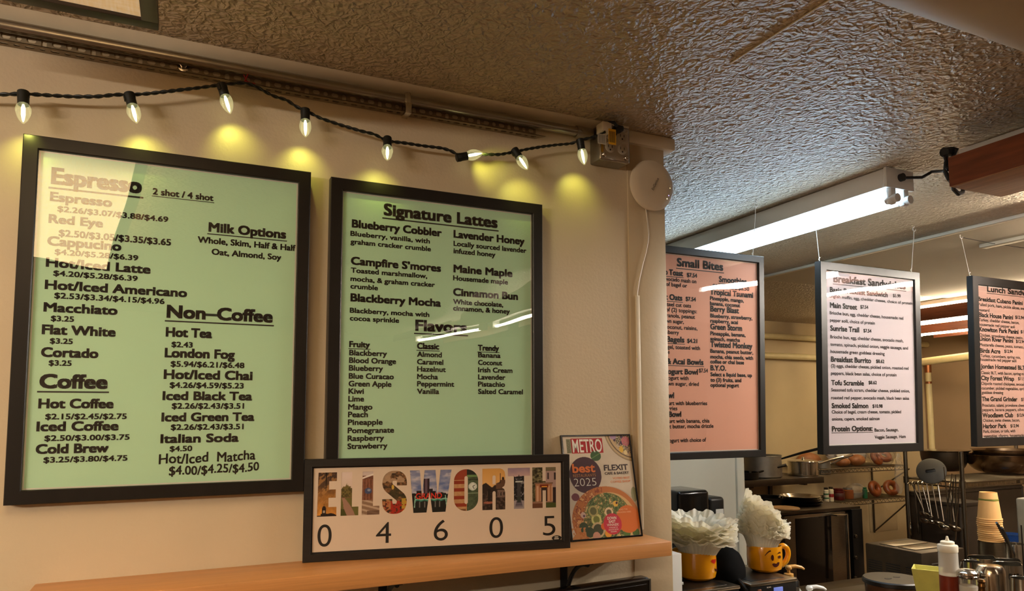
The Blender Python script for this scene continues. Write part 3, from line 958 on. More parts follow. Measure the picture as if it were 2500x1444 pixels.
def fabric_glow():
    """woven shade with its glow graded by hand: dim at the wall end, strong over the rest"""
    m = bpy.data.materials.new('lit_woven_fabric')
    m.use_nodes = True
    nt = m.node_tree
    b = nt.nodes['Principled BSDF']
    b.inputs['Base Color'].default_value = lin((200, 160, 100)) + (1,)
    b.inputs['Roughness'].default_value = 0.8
    tc = nt.nodes.new('ShaderNodeTexCoord')
    parts = []
    for sc in ((220, 18, 1), (18, 220, 1)):
        mp = nt.nodes.new('ShaderNodeMapping')
        mp.inputs['Scale'].default_value = sc
        n = nt.nodes.new('ShaderNodeTexNoise')
        n.inputs['Scale'].default_value = 1.6
        nt.links.new(tc.outputs['Object'], mp.inputs[0])
        nt.links.new(mp.outputs[0], n.inputs['Vector'])
        parts.append(n)
    ad = nt.nodes.new('ShaderNodeMath')
    nt.links.new(parts[0].outputs['Fac'], ad.inputs[0])
    nt.links.new(parts[1].outputs['Fac'], ad.inputs[1])
    cr = nt.nodes.new('ShaderNodeValToRGB')
    cr.color_ramp.elements[0].position = 0.35
    cr.color_ramp.elements[1].position = 0.68
    cr.color_ramp.elements[0].color = (.86, .52, .20, 1)
    cr.color_ramp.elements[1].color = (.98, .76, .46, 1)
    hf = nt.nodes.new('ShaderNodeMath')
    hf.operation = 'MULTIPLY'
    hf.inputs[1].default_value = 0.5
    nt.links.new(ad.outputs[0], hf.inputs[0])
    nt.links.new(hf.outputs[0], cr.inputs[0])
    sp = nt.nodes.new('ShaderNodeSeparateXYZ')
    nt.links.new(tc.outputs['Object'], sp.inputs[0])
    mr = nt.nodes.new('ShaderNodeMapRange')
    mr.inputs['From Min'].default_value = 0.83
    mr.inputs['From Max'].default_value = 0.45
    mr.inputs['To Min'].default_value = 0.48 * PANEL_GLOW  # glow held down at the wall end, raised over the rest
    mr.inputs['To Max'].default_value = 7.0 * PANEL_GLOW
    mr.interpolation_type = 'SMOOTHSTEP'
    nt.links.new(sp.outputs['Y'], mr.inputs['Value'])
    nt.links.new(cr.outputs[0], b.inputs['Emission Color'])
    nt.links.new(mr.outputs[0], b.inputs['Emission Strength'])
    return m


m_fab = fabric_glow()


def lantern(label, LX1, LY1, LY0=None):
    LX0, LY0 = LX1 - .414, LY1 - 1.90
    ZL = 2.165
    t = thing('ceiling_light', label, 'ceiling light', ((LX0 + LX1) / 2, (LY0 + LY1) / 2, ZC), group='amber fabric ceiling lights')
    bw = .024
    q = MB()
    q.box(LX0, LX1, LY1 - bw, LY1, ZL, ZL + .02, .002)
    q.box(LX0, LX1, LY0, LY0 + bw, ZL, ZL + .02, .002)
    q.box(LX0, LX0 + bw, LY0 + bw, LY1 - bw, ZL, ZL + .02, .001)
    q.box(LX1 - bw, LX1, LY0 + bw, LY1 - bw, ZL, ZL + .02, .001)
    q.build('frame', m_dark, t)
    q = MB()
    q.box(LX0 + .004, LX1 - .004, LY1 - .01, LY1 - .004, ZL + .02, ZL + .045)
    q.box(LX0 + .004, LX1 - .004, LY0 + .004, LY0 + .01, ZL + .02, ZL + .045)
    q.box(LX0 + .004, LX0 + .01, LY0 + .01, LY1 - .01, ZL + .02, ZL + .045)
    q.box(LX1 - .01, LX1 - .004, LY0 + .01, LY1 - .01, ZL + .02, ZL + .045)
    q.build('side_panels', m_dark, t)
    for sx in (LX0 + .10, LX1 - .10):
        for sy in (LY0 + .15, LY1 - .15):
            MB().tube([(sx, sy, ZL + .008), (sx, sy, ZC)], .006, 8).build('stem', m_dark, t)
    MB().box(LX0 + bw - .004, LX1 - bw + .004, LY0 + bw - .004, LY1 - bw + .004, ZL + .006, ZL + .010).build('fabric_panel', m_fab, t)


lantern('amber fabric ceiling light in a dark frame at upper left, only its corner in view', -.056, -.285)
lantern('amber fabric ceiling light added out of view further left to warm the menu wall', -1.35, -.285)  # second panel added out of view for warm light on the wall
lantern('amber fabric ceiling light added out of view furthest left to warm the menu wall', -2.6, -.285)  # third panel added out of view, also warming the wall

# ================================================================== FRAMED MENUS
m_frame = pm('black_frame_lacquer', (30, 27, 24), 0.36, spec=.35, var=0.15, scale=30, stretch=(1, 1, .2))
m_green = pm('green_menu_paper', (200, 243, 204), 0.7, var=0.015, scale=3)
m_pink = pm('salmon_menu_paper', (236, 174, 146), 0.7, var=0.015, scale=3)
m_lilac = pm('lilac_menu_paper', (208, 196, 200), 0.7, var=0.015, scale=3)
m_rose = pm('dusty_rose_menu_paper', (188, 148, 134), 0.7, var=0.015, scale=3)
m_ink = pm('black_ink', (26, 23, 20), 0.6, var=0.05)
m_paperedge = pm('white_paper_edge', (230, 226, 214), 0.6, var=0.02)
m_pane1 = pane_mat('acrylic_sheet_espresso', 1.75, .0004, 2.4, .095)
m_pane2 = pane_mat('acrylic_sheet_latte', 1.75, .0008, 2.6)
m_pane3 = pane_mat('acrylic_sheet_hanging', 1.55, .0008, 3.0)
m_wire = pm('white_wire', (225, 218, 205), 0.35, var=0.03)


def rect_profile(bm, w, h, prof):
    """sweep a (inset, y) profile round a rectangle standing in x-z with its foot at z = 0"""
    loops = []
    for i, y in prof:
        loops.append([bm.verts.new(Vector(p)) for p in ((-w / 2 + i, y, i), (w / 2 - i, y, i), (w / 2 - i, y, h - i), (-w / 2 + i, y, h - i))])
    n = len(loops)
    for k in range(n):
        A, B = loops[k], loops[(k + 1) % n]
        for j in range(4):
            bm.faces.new((A[j], A[(j + 1) % 4], B[(j + 1) % 4], B[j]))


def menu(key, label, loc, tilt, w, h, depth, bx, bz0, paper, pane, group, hooks=None):
    t = thing('framed_menu', label, 'menu', loc, (tilt, 0, 0), group)
    q = MB()
    b = bx
    rect_profile(q.bm, w, h, [(0, depth), (0, .0015), (.0015, 0), (b - .0015, 0), (b, .0015), (b, .0105), (b + .004, .0115), (b + .004, depth)])
    q.build('frame', m_frame, t, local=True)
    i = b + .0005
    q = MB()
    q.box(-w / 2 + i - .002, w / 2 - i + .002, .0092, .0104, i - .002, h - i + .002)
    q.build('menu_sheet', paper, t, local=True)
    q = MB()
    e = .0022
    rect_profile(q.bm, w - 2 * i, h - 2 * i, [(0, .0088), (0, .0090), (e, .0090), (e, .0088)])
    q.bm.transform(Matrix.Translation((0, 0, i)))
    q.build('white_margin', m_paperedge, t, local=True)
    bm = bmesh.new()
    for txt, u, v, tw_, cap, ul in TEXT[key]:
        hand = ul == 2
        put_text(bm, txt, u, v, tw_, cap, .0087, bold=0, heavy=.026 if hand else (.060 if cap > .0135 else .048 if key in ('F1', 'F2') else .036), under=1 if ul == 1 else 0, shear=.02 if hand else 0, wobble=.0012 if hand else 0)
    me = bpy.data.meshes.new('lettering')
    bm.to_mesh(me)
    bm.free()
    me.materials.append(m_ink)
    lo = bpy.data.objects.new('lettering', me)
    COL.objects.link(lo)
    lo.parent = t
    q = MB()
    q.box(-w / 2 + b - .001, w / 2 - b + .001, .0050, .0054, b - .001, h - b + .001)
    pn = q.build('clear_sheet', pane, t, local=True)
    if hooks:
        Mi = MWORLD[t.name].inverted()
        for (hp, fx) in hooks:
            a = Mi @ Vector(hp)
            f = Vector((fx, depth * .75, h - .002))
            q = MB()
            kk = a + Vector((0, 0, -.018))
            q.tube([f, f.lerp(kk, .33), f.lerp(kk, .66), kk], .0011, 6)
            q.tube([f + Vector((.003, 0, .02)), f + Vector((-.003, .002, .012)), f + Vector((.003, 0, .004))], .0016, 6)
            wob = q.build('hanging_wire', m_wire, t, local=True)
            q = MB()
            q.tube([a, a + Vector((0, 0, -.004)), a + Vector((-.008, 0, -.008)), a + Vector((-.007, 0, -.017)), a + Vector((0, 0, -.022)), a + Vector((.008, 0, -.017)), a + Vector((.008, 0, -.012))], .0018, 8)
            q.build('hook', m_wire, wob, local=True)
    return t


gm = 'framed menus'
menu('F1', 'large framed green espresso and coffee menu on the wall, leftmost frame', (-.2767 + .2512, -.024, 1.3944), .0121, .5024, .6581, .023, .0245, 0, m_green, m_pane1, gm)
menu('F2', 'framed green signature lattes and flavors menu on the wall', (.2675 + .25045, -.024, 1.3919), .006, .5009, .6581, .023, .0255, 0, m_green, m_pane2, gm)


def hook_at(px, py):
    q = onY(px, py, .335)
    return (q.x, q.y, ZC)


w4 = .5359
menu('F3', 'framed salmon small bites and smoothies menu hanging beside the wall end', (1.2701 + w4 / 2, .341, 1.3997), .0314, w4, .6874, .026, .0235, 0, m_pink, m_pane3, gm, [(hook_at(1845, 500), .235), (hook_at(1648, 490), -.235)])
menu('F4', 'framed lilac breakfast sandwiches menu hanging in the middle of the kitchen opening', (2.0729 + w4 / 2, .341, 1.3993), .0314, w4, .6964, .026, .031, 0, m_lilac, m_pane3, gm, [(hook_at(1990, 545), -.25), (hook_at(2232, 562), .245)])
menu('F5', 'framed dusty rose lunch sandwiches menu hanging at the right edge of the view', (2.9337 + w4 / 2, .341, 1.4073), .0314, w4, .7023, .026, .036, 0, m_rose, m_pane3, gm, [(hook_at(2347, 580), -.255), (hook_at(2600, 600), .24)])
p = onY(2347, 580, .335)
q = MB()
e = Vector((p.x + .55, p.y + .02, ZC - .012))
q.tube([p, p.lerp(e, .4) + Vector((0, 0, -.004)), e], .0012, 6)
tag(q.build('stay_wire', m_black), 'thin dark wire running right from the ceiling hook of the lunch menu', 'wire')
# ================================================================== CONDUIT, SLOTTED ANGLE, OUTLET BOX
m_steel = pm('galvanized_steel', (150, 146, 136), 0.38, 1.0, var=0.12, scale=40)
m_emt = pm('conduit_steel', (165, 160, 148), 0.3, 1.0, var=0.06, scale=30)
m_grey = pm('grey_painted_steel', (142, 128, 104), 0.45, 0.35, var=0.08, scale=30)
m_shiny = pm('polished_steel', (205, 200, 190), 0.16, 1.0, var=0.08, scale=18)
zc0 = 2.2515
t = thing('electrical_conduit', 'steel conduit along the top of the menu wall running to the outlet box', 'conduit', (.3, -.018, zc0))
MB().tube([(-3.0, -.018, zc0), (.30, -.018, zc0), (.905, -.018, zc0)], .0115, 20).build('pipe', m_emt, t)
q = MB()
q.tube([(.868, -.018, zc0), (.912, -.018, zc0)], .0145, 20)
q.tube([(.880, -.034, zc0), (.880, -.026, zc0)], .004, 10)
q.build('coupling', m_emt, t)
px = onY(993, 250, -.02)
q = MB()
q.box(px.x - .007, px.x + .007, -.032, -.001, zc0 - .013, zc0 + .0135, .003)
q.box(px.x - .007, px.x + .007, -.037, -.001, zc0 - .037, zc0 - .012, .002)
q.build('strap', m_shiny, t)

t = thing('slotted_angle', 'long grey perforated steel angle bar under the conduit', 'angle bar', (.2, -.02, 2.214))
xa0, xa1 = -2.4, .764
loops = [[(xa0, 2.2225), (xa1, 2.2225), (xa1, 2.2540), (xa0, 2.2540)]]
pitch = .0198
zc = 2.2400
xx = xa1 - .012
k = 0


def slot(cx, cz, hw, hh, n=5):
    r = min(hw, hh)
    pts = []
    for qx, qz, a0 in ((hw - r, hh - r, 0), (-(hw - r), hh - r, 90), (-(hw - r), -(hh - r), 180), (hw - r, -(hh - r), 270)):
        for i in range(n):
            a = math.radians(a0 + 90 * i / (n - 1))
            pts.append((cx + qx + r * math.cos(a), cz + qz + r * math.sin(a)))
    return pts


vis = -.62
holes2 = []
while xx > vis:
    kind = k % 4
    hw, hh, dz = ((.0074, .0044, 0), (.0048, .0048, 0), (.0074, .0044, 0), (.0044, .0075, -.0025))[kind]
    loops.append(slot(xx, zc + dz, hw, hh))
    holes2.append((xx, hw))
    xx -= pitch
    k += 1
vs, fs = fill2d(loops)
q = MB()
bv = [q.bm.verts.new((a, -.0022, b)) for a, b, _ in vs]
bk = [q.bm.verts.new((a, -.0006, b)) for a, b, _ in vs]
for f in fs:
    q.bm.faces.new([bv[i] for i in f])
    q.bm.faces.new([bk[i] for i in f][::-1])
loops2 = [[(xa0, -.0250), (xa1 + .018, -.0250), (xa1 - .002, -.0008), (xa0, -.0008)]] + [slot(a, -.0135, hw, .0040) for a, hw in holes2]
vs, fs = fill2d(loops2)
for z in (2.2212, 2.2227):
    bv = [q.bm.verts.new((a, b, z)) for a, b, _ in vs]
    for f in fs:
        q.bm.faces.new([bv[i] for i in f])
q.build('perforated_bar', m_grey, t, fixn=False)
p = onY(448, 163, -.0025)
q = MB()
Mx = Matrix.Translation(p) @ R3('X', PI / 2)
q.lathe([(.0105, -.001), (.0105, .0015), (.009, .002)], 24, M=Mx)
q.lathe([(.0065, .002), (.0065, .0065), (.005, .0075)], 6, M=Mx)
q.build('bolt', m_shiny, t)
p = onY(600, 193, -.028)
q = MB()
m_red = pm('red_twine', (150, 22, 28), 0.6)
for a, b in (((-.004, 0, .008), (.004, -.002, -.012)), ((.004, -.002, .010), (-.004, -.003, -.012)), ((-.004, -.002, -.009), (.018, -.004, -.0085)), ((0, -.001, -.004), (.016, -.004, -.012))):
    q.tube([p + Vector(a), p + (Vector(a) + Vector(b)) * .5 + Vector((0, -.002, 0)), p + Vector(b)], .0012, 6)
tag(q.build('red_twine_tie', m_red), 'red twine bow tying the string lights to the slotted bar', 'tie')

# outlet box
bc = onY(1500, 352, -.05)
ox0, ox1, oz0, oz1 = .918, 1.004, 2.178, 2.268
t = thing('outlet_box', 'square steel outlet box with two receptacles at the end of the conduit', 'outlet box', ((ox0 + ox1) / 2, 0, oz0))
MB().box(ox0, ox1, -.046, -.0005, oz0, oz1, .004).build('box_body', m_steel, t)
q = MB()
q.box(ox0 - .001, ox1 + .001, -.052, -.046, oz0 - .001, oz1 + .001, .0045, seg=3)
q.build('cover_plate', m_shiny, t)
cy = -.0525
m_outlet = pm('ivory_receptacle', (168, 158, 138), 0.4)
oc = [(ox0 + .028, oz0 + .033), (ox0 + .064, oz0 + .033), (ox0 + .064, oz0 + .066), (ox0 + .028, oz0 + .066)]
for (a, b) in oc:
    q = MB()
    q.lathe([(.0135, 0), (.0135, .0015), (.0125, .002)], 24, M=Matrix.Translation((a, cy + .0008, b)) @ R3('X', PI / 2))
    rc = q.build('receptacle', m_outlet, t)
    q = MB()
    q.box(a - .0062, a - .0046, cy - .0016, cy - .0010, b - .001, b + .006)
    q.box(a + .0046, a + .0062, cy - .0016, cy - .0010, b - .001, b + .005)
    q.lathe([(.0022, 0), (.0022, .0006)], 12, M=Matrix.Translation((a, cy - .0010, b - .0065)) @ R3('X', PI / 2))
    q.build('contact_slots', m_black, rc)
for a, b in ((ox0 + .010, oz0 + .012), (ox1 - .010, oz0 + .012)):
    q = MB()
    Mx = Matrix.Translation((a, cy, b)) @ R3('X', PI / 2)
    q.lathe([(.006, 0), (.006, .003), (.0045, .0045), (.0022, .0045), (.0022, .003)], 18, M=Mx)
    q.build('cover_screw', m_shiny, t)
# plugs and tags in the outlet
m_ivory = pm('white_plug_plastic', (206, 198, 180), 0.4)
p = onY(1475, 315, -.07)
tag(MB().box(p.x - .014, p.x + .013, -.086, -.0545, p.z - .012, p.z + .013, .003).build('plug_adapter', m_ivory), 'small white plug adapter at the top left of the outlet box', 'plug')
p2 = onY(1508, 316, -.07)
q = MB()
q.box(p2.x - .010, p2.x + .014, -.080, -.0545, p2.z - .006, p2.z + .009, .005)
q.tube([p2 + Vector((-.008, -.008, .004)), p2 + Vector((-.02, -.014, .009)), p2 + Vector((-.034, -.012, .006))], .004, 8)
tag(q.build('power_plug', m_black), 'black power plug at the top right of the outlet box', 'plug')
m_yel = pm('yellow_tag_vinyl', (214, 158, 22), 0.5)
p = onY(1494, 335, -.088)
q = MB()
q.box(p.x - .010, p.x + .011, -.0892, -.0885, p.z - .019, p.z + .02)
yt = q.build('tag_body', m_yel, None)
yt.name = 'warning_tag'
tag(yt, 'yellow printed warning tag hanging from the plug on the outlet box', 'tag')
q = MB()
for i in range(5):
    q.box(p.x - .008 + .0035 * i, p.x - .0065 + .0035 * i, -.0896, -.0893, p.z - .014, p.z + .014)
q.build('printed_lines', m_ink, yt, local=False)
p = onY(1470, 340, -.086)
q = MB()
q.box(p.x - .013, p.x + .010, -.0878, -.0870, p.z - .013, p.z + .012, M=None)
pt = q.build('paper_tag', pm('white_paper_tag', (196, 190, 172), 0.6), None)
tag(pt, 'white printed paper tag left of the yellow tag on the outlet box', 'tag')
q = MB()
for i in range(6):
    q.box(p.x - .011 + .0034 * i, p.x - .0101 + .0034 * i, -.0882, -.0879, p.z - .011, p.z + .010)
q.build('printed_lines', m_ink, pt)

# ================================================================== STRING LIGHTS
m_cord = pm('dark_green_cord', (20, 24, 19), 0.5, var=0.2)
m_bulb = clear_mat('clear_faceted_bulb', (1, 1, .96), 1.5, 0.02, glow=((1.0, .95, .45), .10))
m_led = emit('bulb_core', (1.0, .93, .42), 2.6)
t = thing('string_lights', 'string of clear yellow-green glowing bulbs on a dark cord across the menu wall', 'string lights', onY(600, 205, -.04))
path = [(-220, 222), (-120, 226), (0, 231), (57, 229), (120, 233), (180, 236), (240, 236), (285, 231), (317, 232), (370, 228), (430, 221), (490, 214), (541, 207), (575, 203), (600, 202), (625, 211), (645, 223), (670, 236), (700, 244), (725, 262), (744, 269), (780, 288), (830, 305), (880, 320), (915, 328), (944, 345), (985, 349), (1030, 356), (1080, 362), (1105, 370), (1118, 380), (1136, 376), (1170, 377), (1220, 378), (1258, 371), (1290, 364), (1320, 359), (1360, 354), (1395, 351), (1417, 343), (1440, 337), (1462, 331), (1478, 322)]
P3 = []
for i, (x, y) in enumerate(path):
    Y = -.040 - (.045 * max(0, (x - 1380) / 98) if x > 1380 else 0)
    P3.append(onY(x, y, Y))
fine = []
for a, b in zip(P3, P3[1:]):
    n = max(2, int((b - a).length / .004))
    fine += [a.lerp(b, i / n) for i in range(n)]
fine.append(P3[-1])
# smooth
for _ in range(3):
    fine = [fine[0]] + [(fine[i - 1] + fine[i] * 2 + fine[i + 1]) / 4 for i in range(1, len(fine) - 1)] + [fine[-1]]
q = MB()
for ph in (0, PI):
    pts = []
    for i, c in enumerate(fine):
        a = ph + i * .004 * 2 * PI / .030
        pts.append(c + Vector((0, math.cos(a), math.sin(a))) * .0019)
    q.tube(pts, .0021, 6)
q.build('cord', m_cord, t)
bulbs = [((57, 223), (60, 305)), ((315, 228), (334, 304)), ((540, 204), (561, 280)), ((745, 266), (744, 337)), ((946, 337), (939, 393)), ((1113, 386), (1174, 378)), ((1255, 365), (1272, 415)), ((1415, 339), (1427, 403))]
Ls = .0645
for i, (a, b) in enumerate(bulbs):
    Y = -.042 - (.045 * max(0, (a[0] - 1380) / 98) if a[0] > 1380 else 0)
    A = onY(*a, Y)
    B = onY(*b, Y)
    d = B - A
    ln = d.length
    if ln < Ls:      # the bulb also leans towards the room
        d = d + Vector((0, -1, 0)) * math.sqrt(max(0, Ls * Ls - ln * ln)) * (.6 if i != 5 else .9)
    d.normalize()
    rot = Vector((0, 0, 1)).rotation_difference(d).to_matrix().to_4x4()
    M = Matrix.Translation(A) @ rot
    q = MB()
    q.lathe([(.0065, 0), (.0095, .0015), (.0098, .010), (.0092, .013), (.0092, .027)], 18, M=M)
    q.box(-.004, .004, -.011, -.008, .004, .016, .001, M=M)
    so = q.build('socket', m_cord, t)
    q = MB()
    prof = [(.0080, .0255), (.0105, .031), (.0118, .037), (.0117, .043), (.0100, .050), (.0068, .0575), (.0030, .0625), (.0016, .0645)]
    q.lathe(prof, 18, M=M, fn=lambda a_, k_: (1 + .05 * math.cos(9 * a_), 0))
    bo = q.build('bulb', m_bulb, so, smooth=True, angle=14)
    q = MB()
    q.lathe([(.0018, .027), (.0034, .034), (.0034, .048), (.0020, .058), (.0006, .062)], 10, M=M)
    q.build('lamp_core', m_led, so)
    for w_, tilt_, sz_ in ((BULB_W, .75, 1.75),):
        l = bpy.data.lights.new('bulb_light', 'SPOT')
        l.energy = w_ * 9
        l.color = (.92, .95, .16)
        l.spot_size = sz_
        l.spot_blend = 1.0
        l.shadow_soft_size = .003
        lo = bpy.data.objects.new('bulb_light', l)
        COL.objects.link(lo)
        tip = M @ Vector((0, 0, .066))
        lo.location = tip
        dirv = (Vector((d.x * .8, .95, min(d.z, -.35) * 1.0))).normalized()
        lo.rotation_euler = Vector((0, 0, -1)).rotation_difference(dirv).to_euler()
        MWORLD[lo.name] = Matrix.Identity(4)
        lo.parent = so
        lo.location = tip - Vector(t.location)

# ================================================================== ROUND WIRELESS ACCESS POINT AND ITS CABLE
c = onY(1594, 452, -.03)
ar = .0675
t = thing('wireless_access_point', 'round white wireless access point at the top of the corner board', 'access point', (c.x, -.004, c.z))
m_ap = pm('off_white_plastic', (212, 198, 172), 0.38, var=0.02)
M = Matrix.Translation((c.x, -.0045, c.z)) @ R3('X', PI / 2)
q = MB()
q.lathe([(.045, 0), (.055, .002), (ar - .003, .014), (ar, .019), (ar - .001, .023), (ar * .9, .0275), (ar * .6, .0305), (.001, .0315)], 64, M=M)
q.build('dome', m_ap, t)
bm = bmesh.new()
Mt = Matrix.Translation((0, -.0318, 0)) @ R3('Y', -math.radians(62))
put_text(bm, 'EnGenius', -.019, -.0035, .038, .0072, 0, bold=.01, M=Mt)
me = bpy.data.meshes.new('lettering')
bm.to_mesh(me)
bm.free()
me.materials.append(pm('grey_ink', (92, 84, 70), 0.5))
o = bpy.data.objects.new('lettering', me)
COL.objects.link(o)
o.parent = t
o.location = (0, -.0045, 0)
for (x, y), col in zip(((1635, 460), (1632, 478), (1628, 486)), (((1, .6, .25), 7), ((.35, .3, 1), 6), ((1, .85, .5), 5))):
    p = onY(x, y, -.0322)
    MB().ball(p, .0014, u=10, v=6).build('status_light', emit('status_%d' % x, *col), t)
pts = [onY(x, y, -.010) for x, y in [(1576, 500), (1577, 515), (1581, 545), (1583, 568), (1582, 590), (1577, 615), (1569, 645), (1561, 680), (1557, 706), (1555, 724)]]
q = MB()
q.tube(pts, .0016, 8)
tag(q.build('network_cable', pm('white_cable', (215, 206, 186), 0.4)), 'thin white cable hanging from the round access point', 'cable')
pa = onY(1555, 722, -.006)
pb = onY(1561, 1320, -.006)
q = MB()
q.box(pa.x - .0055, pa.x + .0055, -.0105, -.0045, 1.259, pa.z, .0015)
tag(q.build('cable_raceway', m_trimw), 'narrow off-white cable raceway running down the corner board to the shelf', 'raceway')

# ================================================================== SHELF, BRACKETS, MONITOR
m_shelf = pm('maple_shelf', (200, 142, 84), 0.4, var=0.09, scale=7, stretch=(.8, 6, 30), bump=.0002, bscale=20)
ZSH = 1.2535
xe = onY(1640, 1323, -.145).x
xs = onY(84, 1427, -.005).x
q = MB()
q.box(xs, xe, -.145, -.0005, ZSH - .0335, ZSH, .0025)
sh = q.build('wall_shelf', m_shelf)
tag(sh, 'thick maple shelf under the green menus holding the town sign', 'shelf')
m_iron = pm('black_iron', (18, 17, 16), 0.5, var=0.1)
for bxp, lab in ((onY(1380, 1420, -.01).x, 'black iron shelf bracket under the right half of the shelf'), (onY(936, 1440, -.01).x, 'black iron shelf bracket under the middle of the shelf')):
    zb = ZSH - .0335
    q = MB()
    q.box(bxp - .009, bxp + .009, -.006, -.0005, zb - .16, zb, .001)
    q.box(bxp - .009, bxp + .009, -.125, -.0005, zb - .006, zb, .001)
    pts = [Vector((bxp, -.115 + .105 * math.sin(a), zb - .008 - .13 * (1 - math.cos(a)))) for a in [PI / 2 * k / 10 for k in range(11)]]
    q.tube(pts, .005, 8)
    tag(q.build('shelf_bracket', m_iron), lab, 'bracket', 'shelf brackets')
p = onY(1420, 1385, -.08)
# flat monitor below the shelf
pr = onY(1590, 1410, -.115)
Lp = onZ(1362, 1444, pr.z)
dv = (pr - Lp)
ang = math.atan2(dv.y, dv.x)
wm = .62
t = thing('flat_monitor', 'black flat monitor below the shelf, only its top edge in view', 'monitor', (pr.x, pr.y, pr.z - .36), (0, 0, ang))
m_gloss = pm('black_gloss_plastic', (12, 12, 13), 0.2, var=0.05, coat=.3)
MB().box(-wm, 0, 0, .035, 0, .36, .009, seg=4).build('housing', m_gloss, t, local=True)
MB().box(-wm + .014, -.014, -.0012, .0005, .02, .346, .0003).build('screen', pm('dark_screen', (6, 6, 7), 0.12), t, local=True)
q = MB()
rect_profile(q.bm, wm - .006, .354, [(0, -.0022), (0, .001), (.0025, .001), (.0025, -.0022)])
q.bm.transform(Matrix.Translation((-wm / 2, 0, .003)))
q.build('bezel_edge', pm('dark_grey_plastic', (70, 68, 64), 0.3), t, local=True)
q = MB().box(-wm * .6, -wm * .4, .03, .10, .1, .26, .004)
q.build('wall_mount', m_iron, t, local=True)

# ================================================================== TOWN SIGN
wS, hS = .5673, .2048
ya = -.1658
Xs, Ys = .2255, -.0243
t = thing('town_sign', 'black-framed ELLSWORTH 04605 photo letter sign standing on the shelf', 'sign', (Xs + wS / 2 * math.cos(ya), Ys + wS / 2 * math.sin(ya), ZSH), (0, 0, ya))
q = MB()
b = .0155
rect_profile(q.bm, wS, hS, [(0, .018), (0, .001), (.001, 0), (b - .001, 0), (b, .001), (b, .006), (b + .003, .007), (b + .003, .018)])
m_sframe = pm('black_stained_oak', (24, 20, 17), 0.5, var=0.4, scale=60, stretch=(.2, 1, 3))
q.build('frame', m_sframe, t, local=True)
m_art = vcol_mat('printed_picture', 0.45)
m_signpaper = pm('cream_white_paper', (216, 198, 178), 0.6, var=0.01)


def box_letters():
    D = {}
    D['E'] = [[(0, 0), (1, 0), (1, .21), (.58, .21), (.58, .42), (.95, .42), (.95, .61), (.60, .61), (.60, .80), (1, .80), (1, 1), (.04, 1)]]
    D['L'] = [[(0, 0), (1, 0), (1, .20), (.63, .20), (.63, 1), (.03, 1)]]
    D['W'] = [[(0, 1), (.236, 1), (.290, .38), (.348, 1), (.61, 1), (.665, .38), (.73, 1), (1, 1), (.855, 0), (.54, 0), (.472, .5), (.40, 0), (.09, 0)]]
    el = []
    for cx, cy, a0 in ((.5, .72, 0), (.5, .28, 180)):
        for i in range(17):
            a = math.radians(a0 + 180 * i / 16)
            el.append((cx + .5 * math.cos(a), cy + .28 * math.sin(a)))
    inn = []
    for cx, cy, a0 in ((.5, .79, 0), (.5, .21, 180)):
        for i in range(9):
            a = math.radians(a0 + 180 * i / 8)
            inn.append((cx + .07 * math.cos(a), cy + .045 * math.sin(a)))
    D['O'] = [el, inn]
    D['R'] = [[(0, 0), (.44, 0), (.44, .41), (.47, .445), (.54, .45), (.58, .42), (.58, 0), (1, 0), (1, .42), (.96, .49), (.86, .53), (.96, .57), (1, .65), (1, .84), (.97, .92), (.90, .97), (.78, 1), (0, 1)],
              [(.44, .615), (.58, .615), (.58, .80), (.55, .83), (.47, .83), (.44, .80)]]
    D['T'] = [[(.27, 0), (.73, 0), (.73, .80), (1, .80), (1, 1), (0, 1), (0, .80), (.27, .80)]]
    D['H'] = [[(0, 0), (.43, 0), (.43, .43), (.57, .43), (.57, 0), (1, 0), (1, 1), (.57, 1), (.57, .66), (.43, .66), (.43, 1), (0, 1)]]
    cl = [(.79, .655), (.79, .74), (.75, .825), (.64, .875), (.5, .885), (.36, .875), (.25, .825), (.21, .74), (.22, .67), (.28, .61), (.42, .54), (.58, .46), (.72, .39), (.78, .33), (.79, .26), (.75, .175), (.64, .125), (.5, .115), (.36, .125), (.25, .175), (.21, .26), (.21, .345)]
    D['S'] = cl
    return D


BL = box_letters()
lets = [('E', -.2572, -.2190), ('L', -.2107, -.1752), ('L', -.1684, -.1325), ('S', -.1273, -.0758), ('W', -.0700, .0188), ('O', .0240, .0770), ('R', .0861, .1371), ('T', .1431, .1935), ('H', .1987, .2532)]
lz0, lz1 = .0888, .1772
loops = [[(-wS / 2 + b - .001, b - .001), (wS / 2 - b + .001, b - .001), (wS / 2 - b + .001, hS - b + .001), (-wS / 2 + b - .001, hS - b + .001)]]


def smooth_poly(p, n=3):
    out = []
    for i in range(len(p) - 1):
        p0, p1, p2, p3 = p[max(i - 1, 0)], p[i], p[i + 1], p[min(i + 2, len(p) - 1)]
        for k in range(n):
            s = k / n
            out.append(tuple(.5 * ((2 * p1[j]) + (-p0[j] + p2[j]) * s + (2 * p0[j] - 5 * p1[j] + 4 * p2[j] - p3[j]) * s * s + (-p0[j] + 3 * p1[j] - 3 * p2[j] + p3[j]) * s ** 3) for j in (0, 1)))
    out.append(p[-1])
    return out


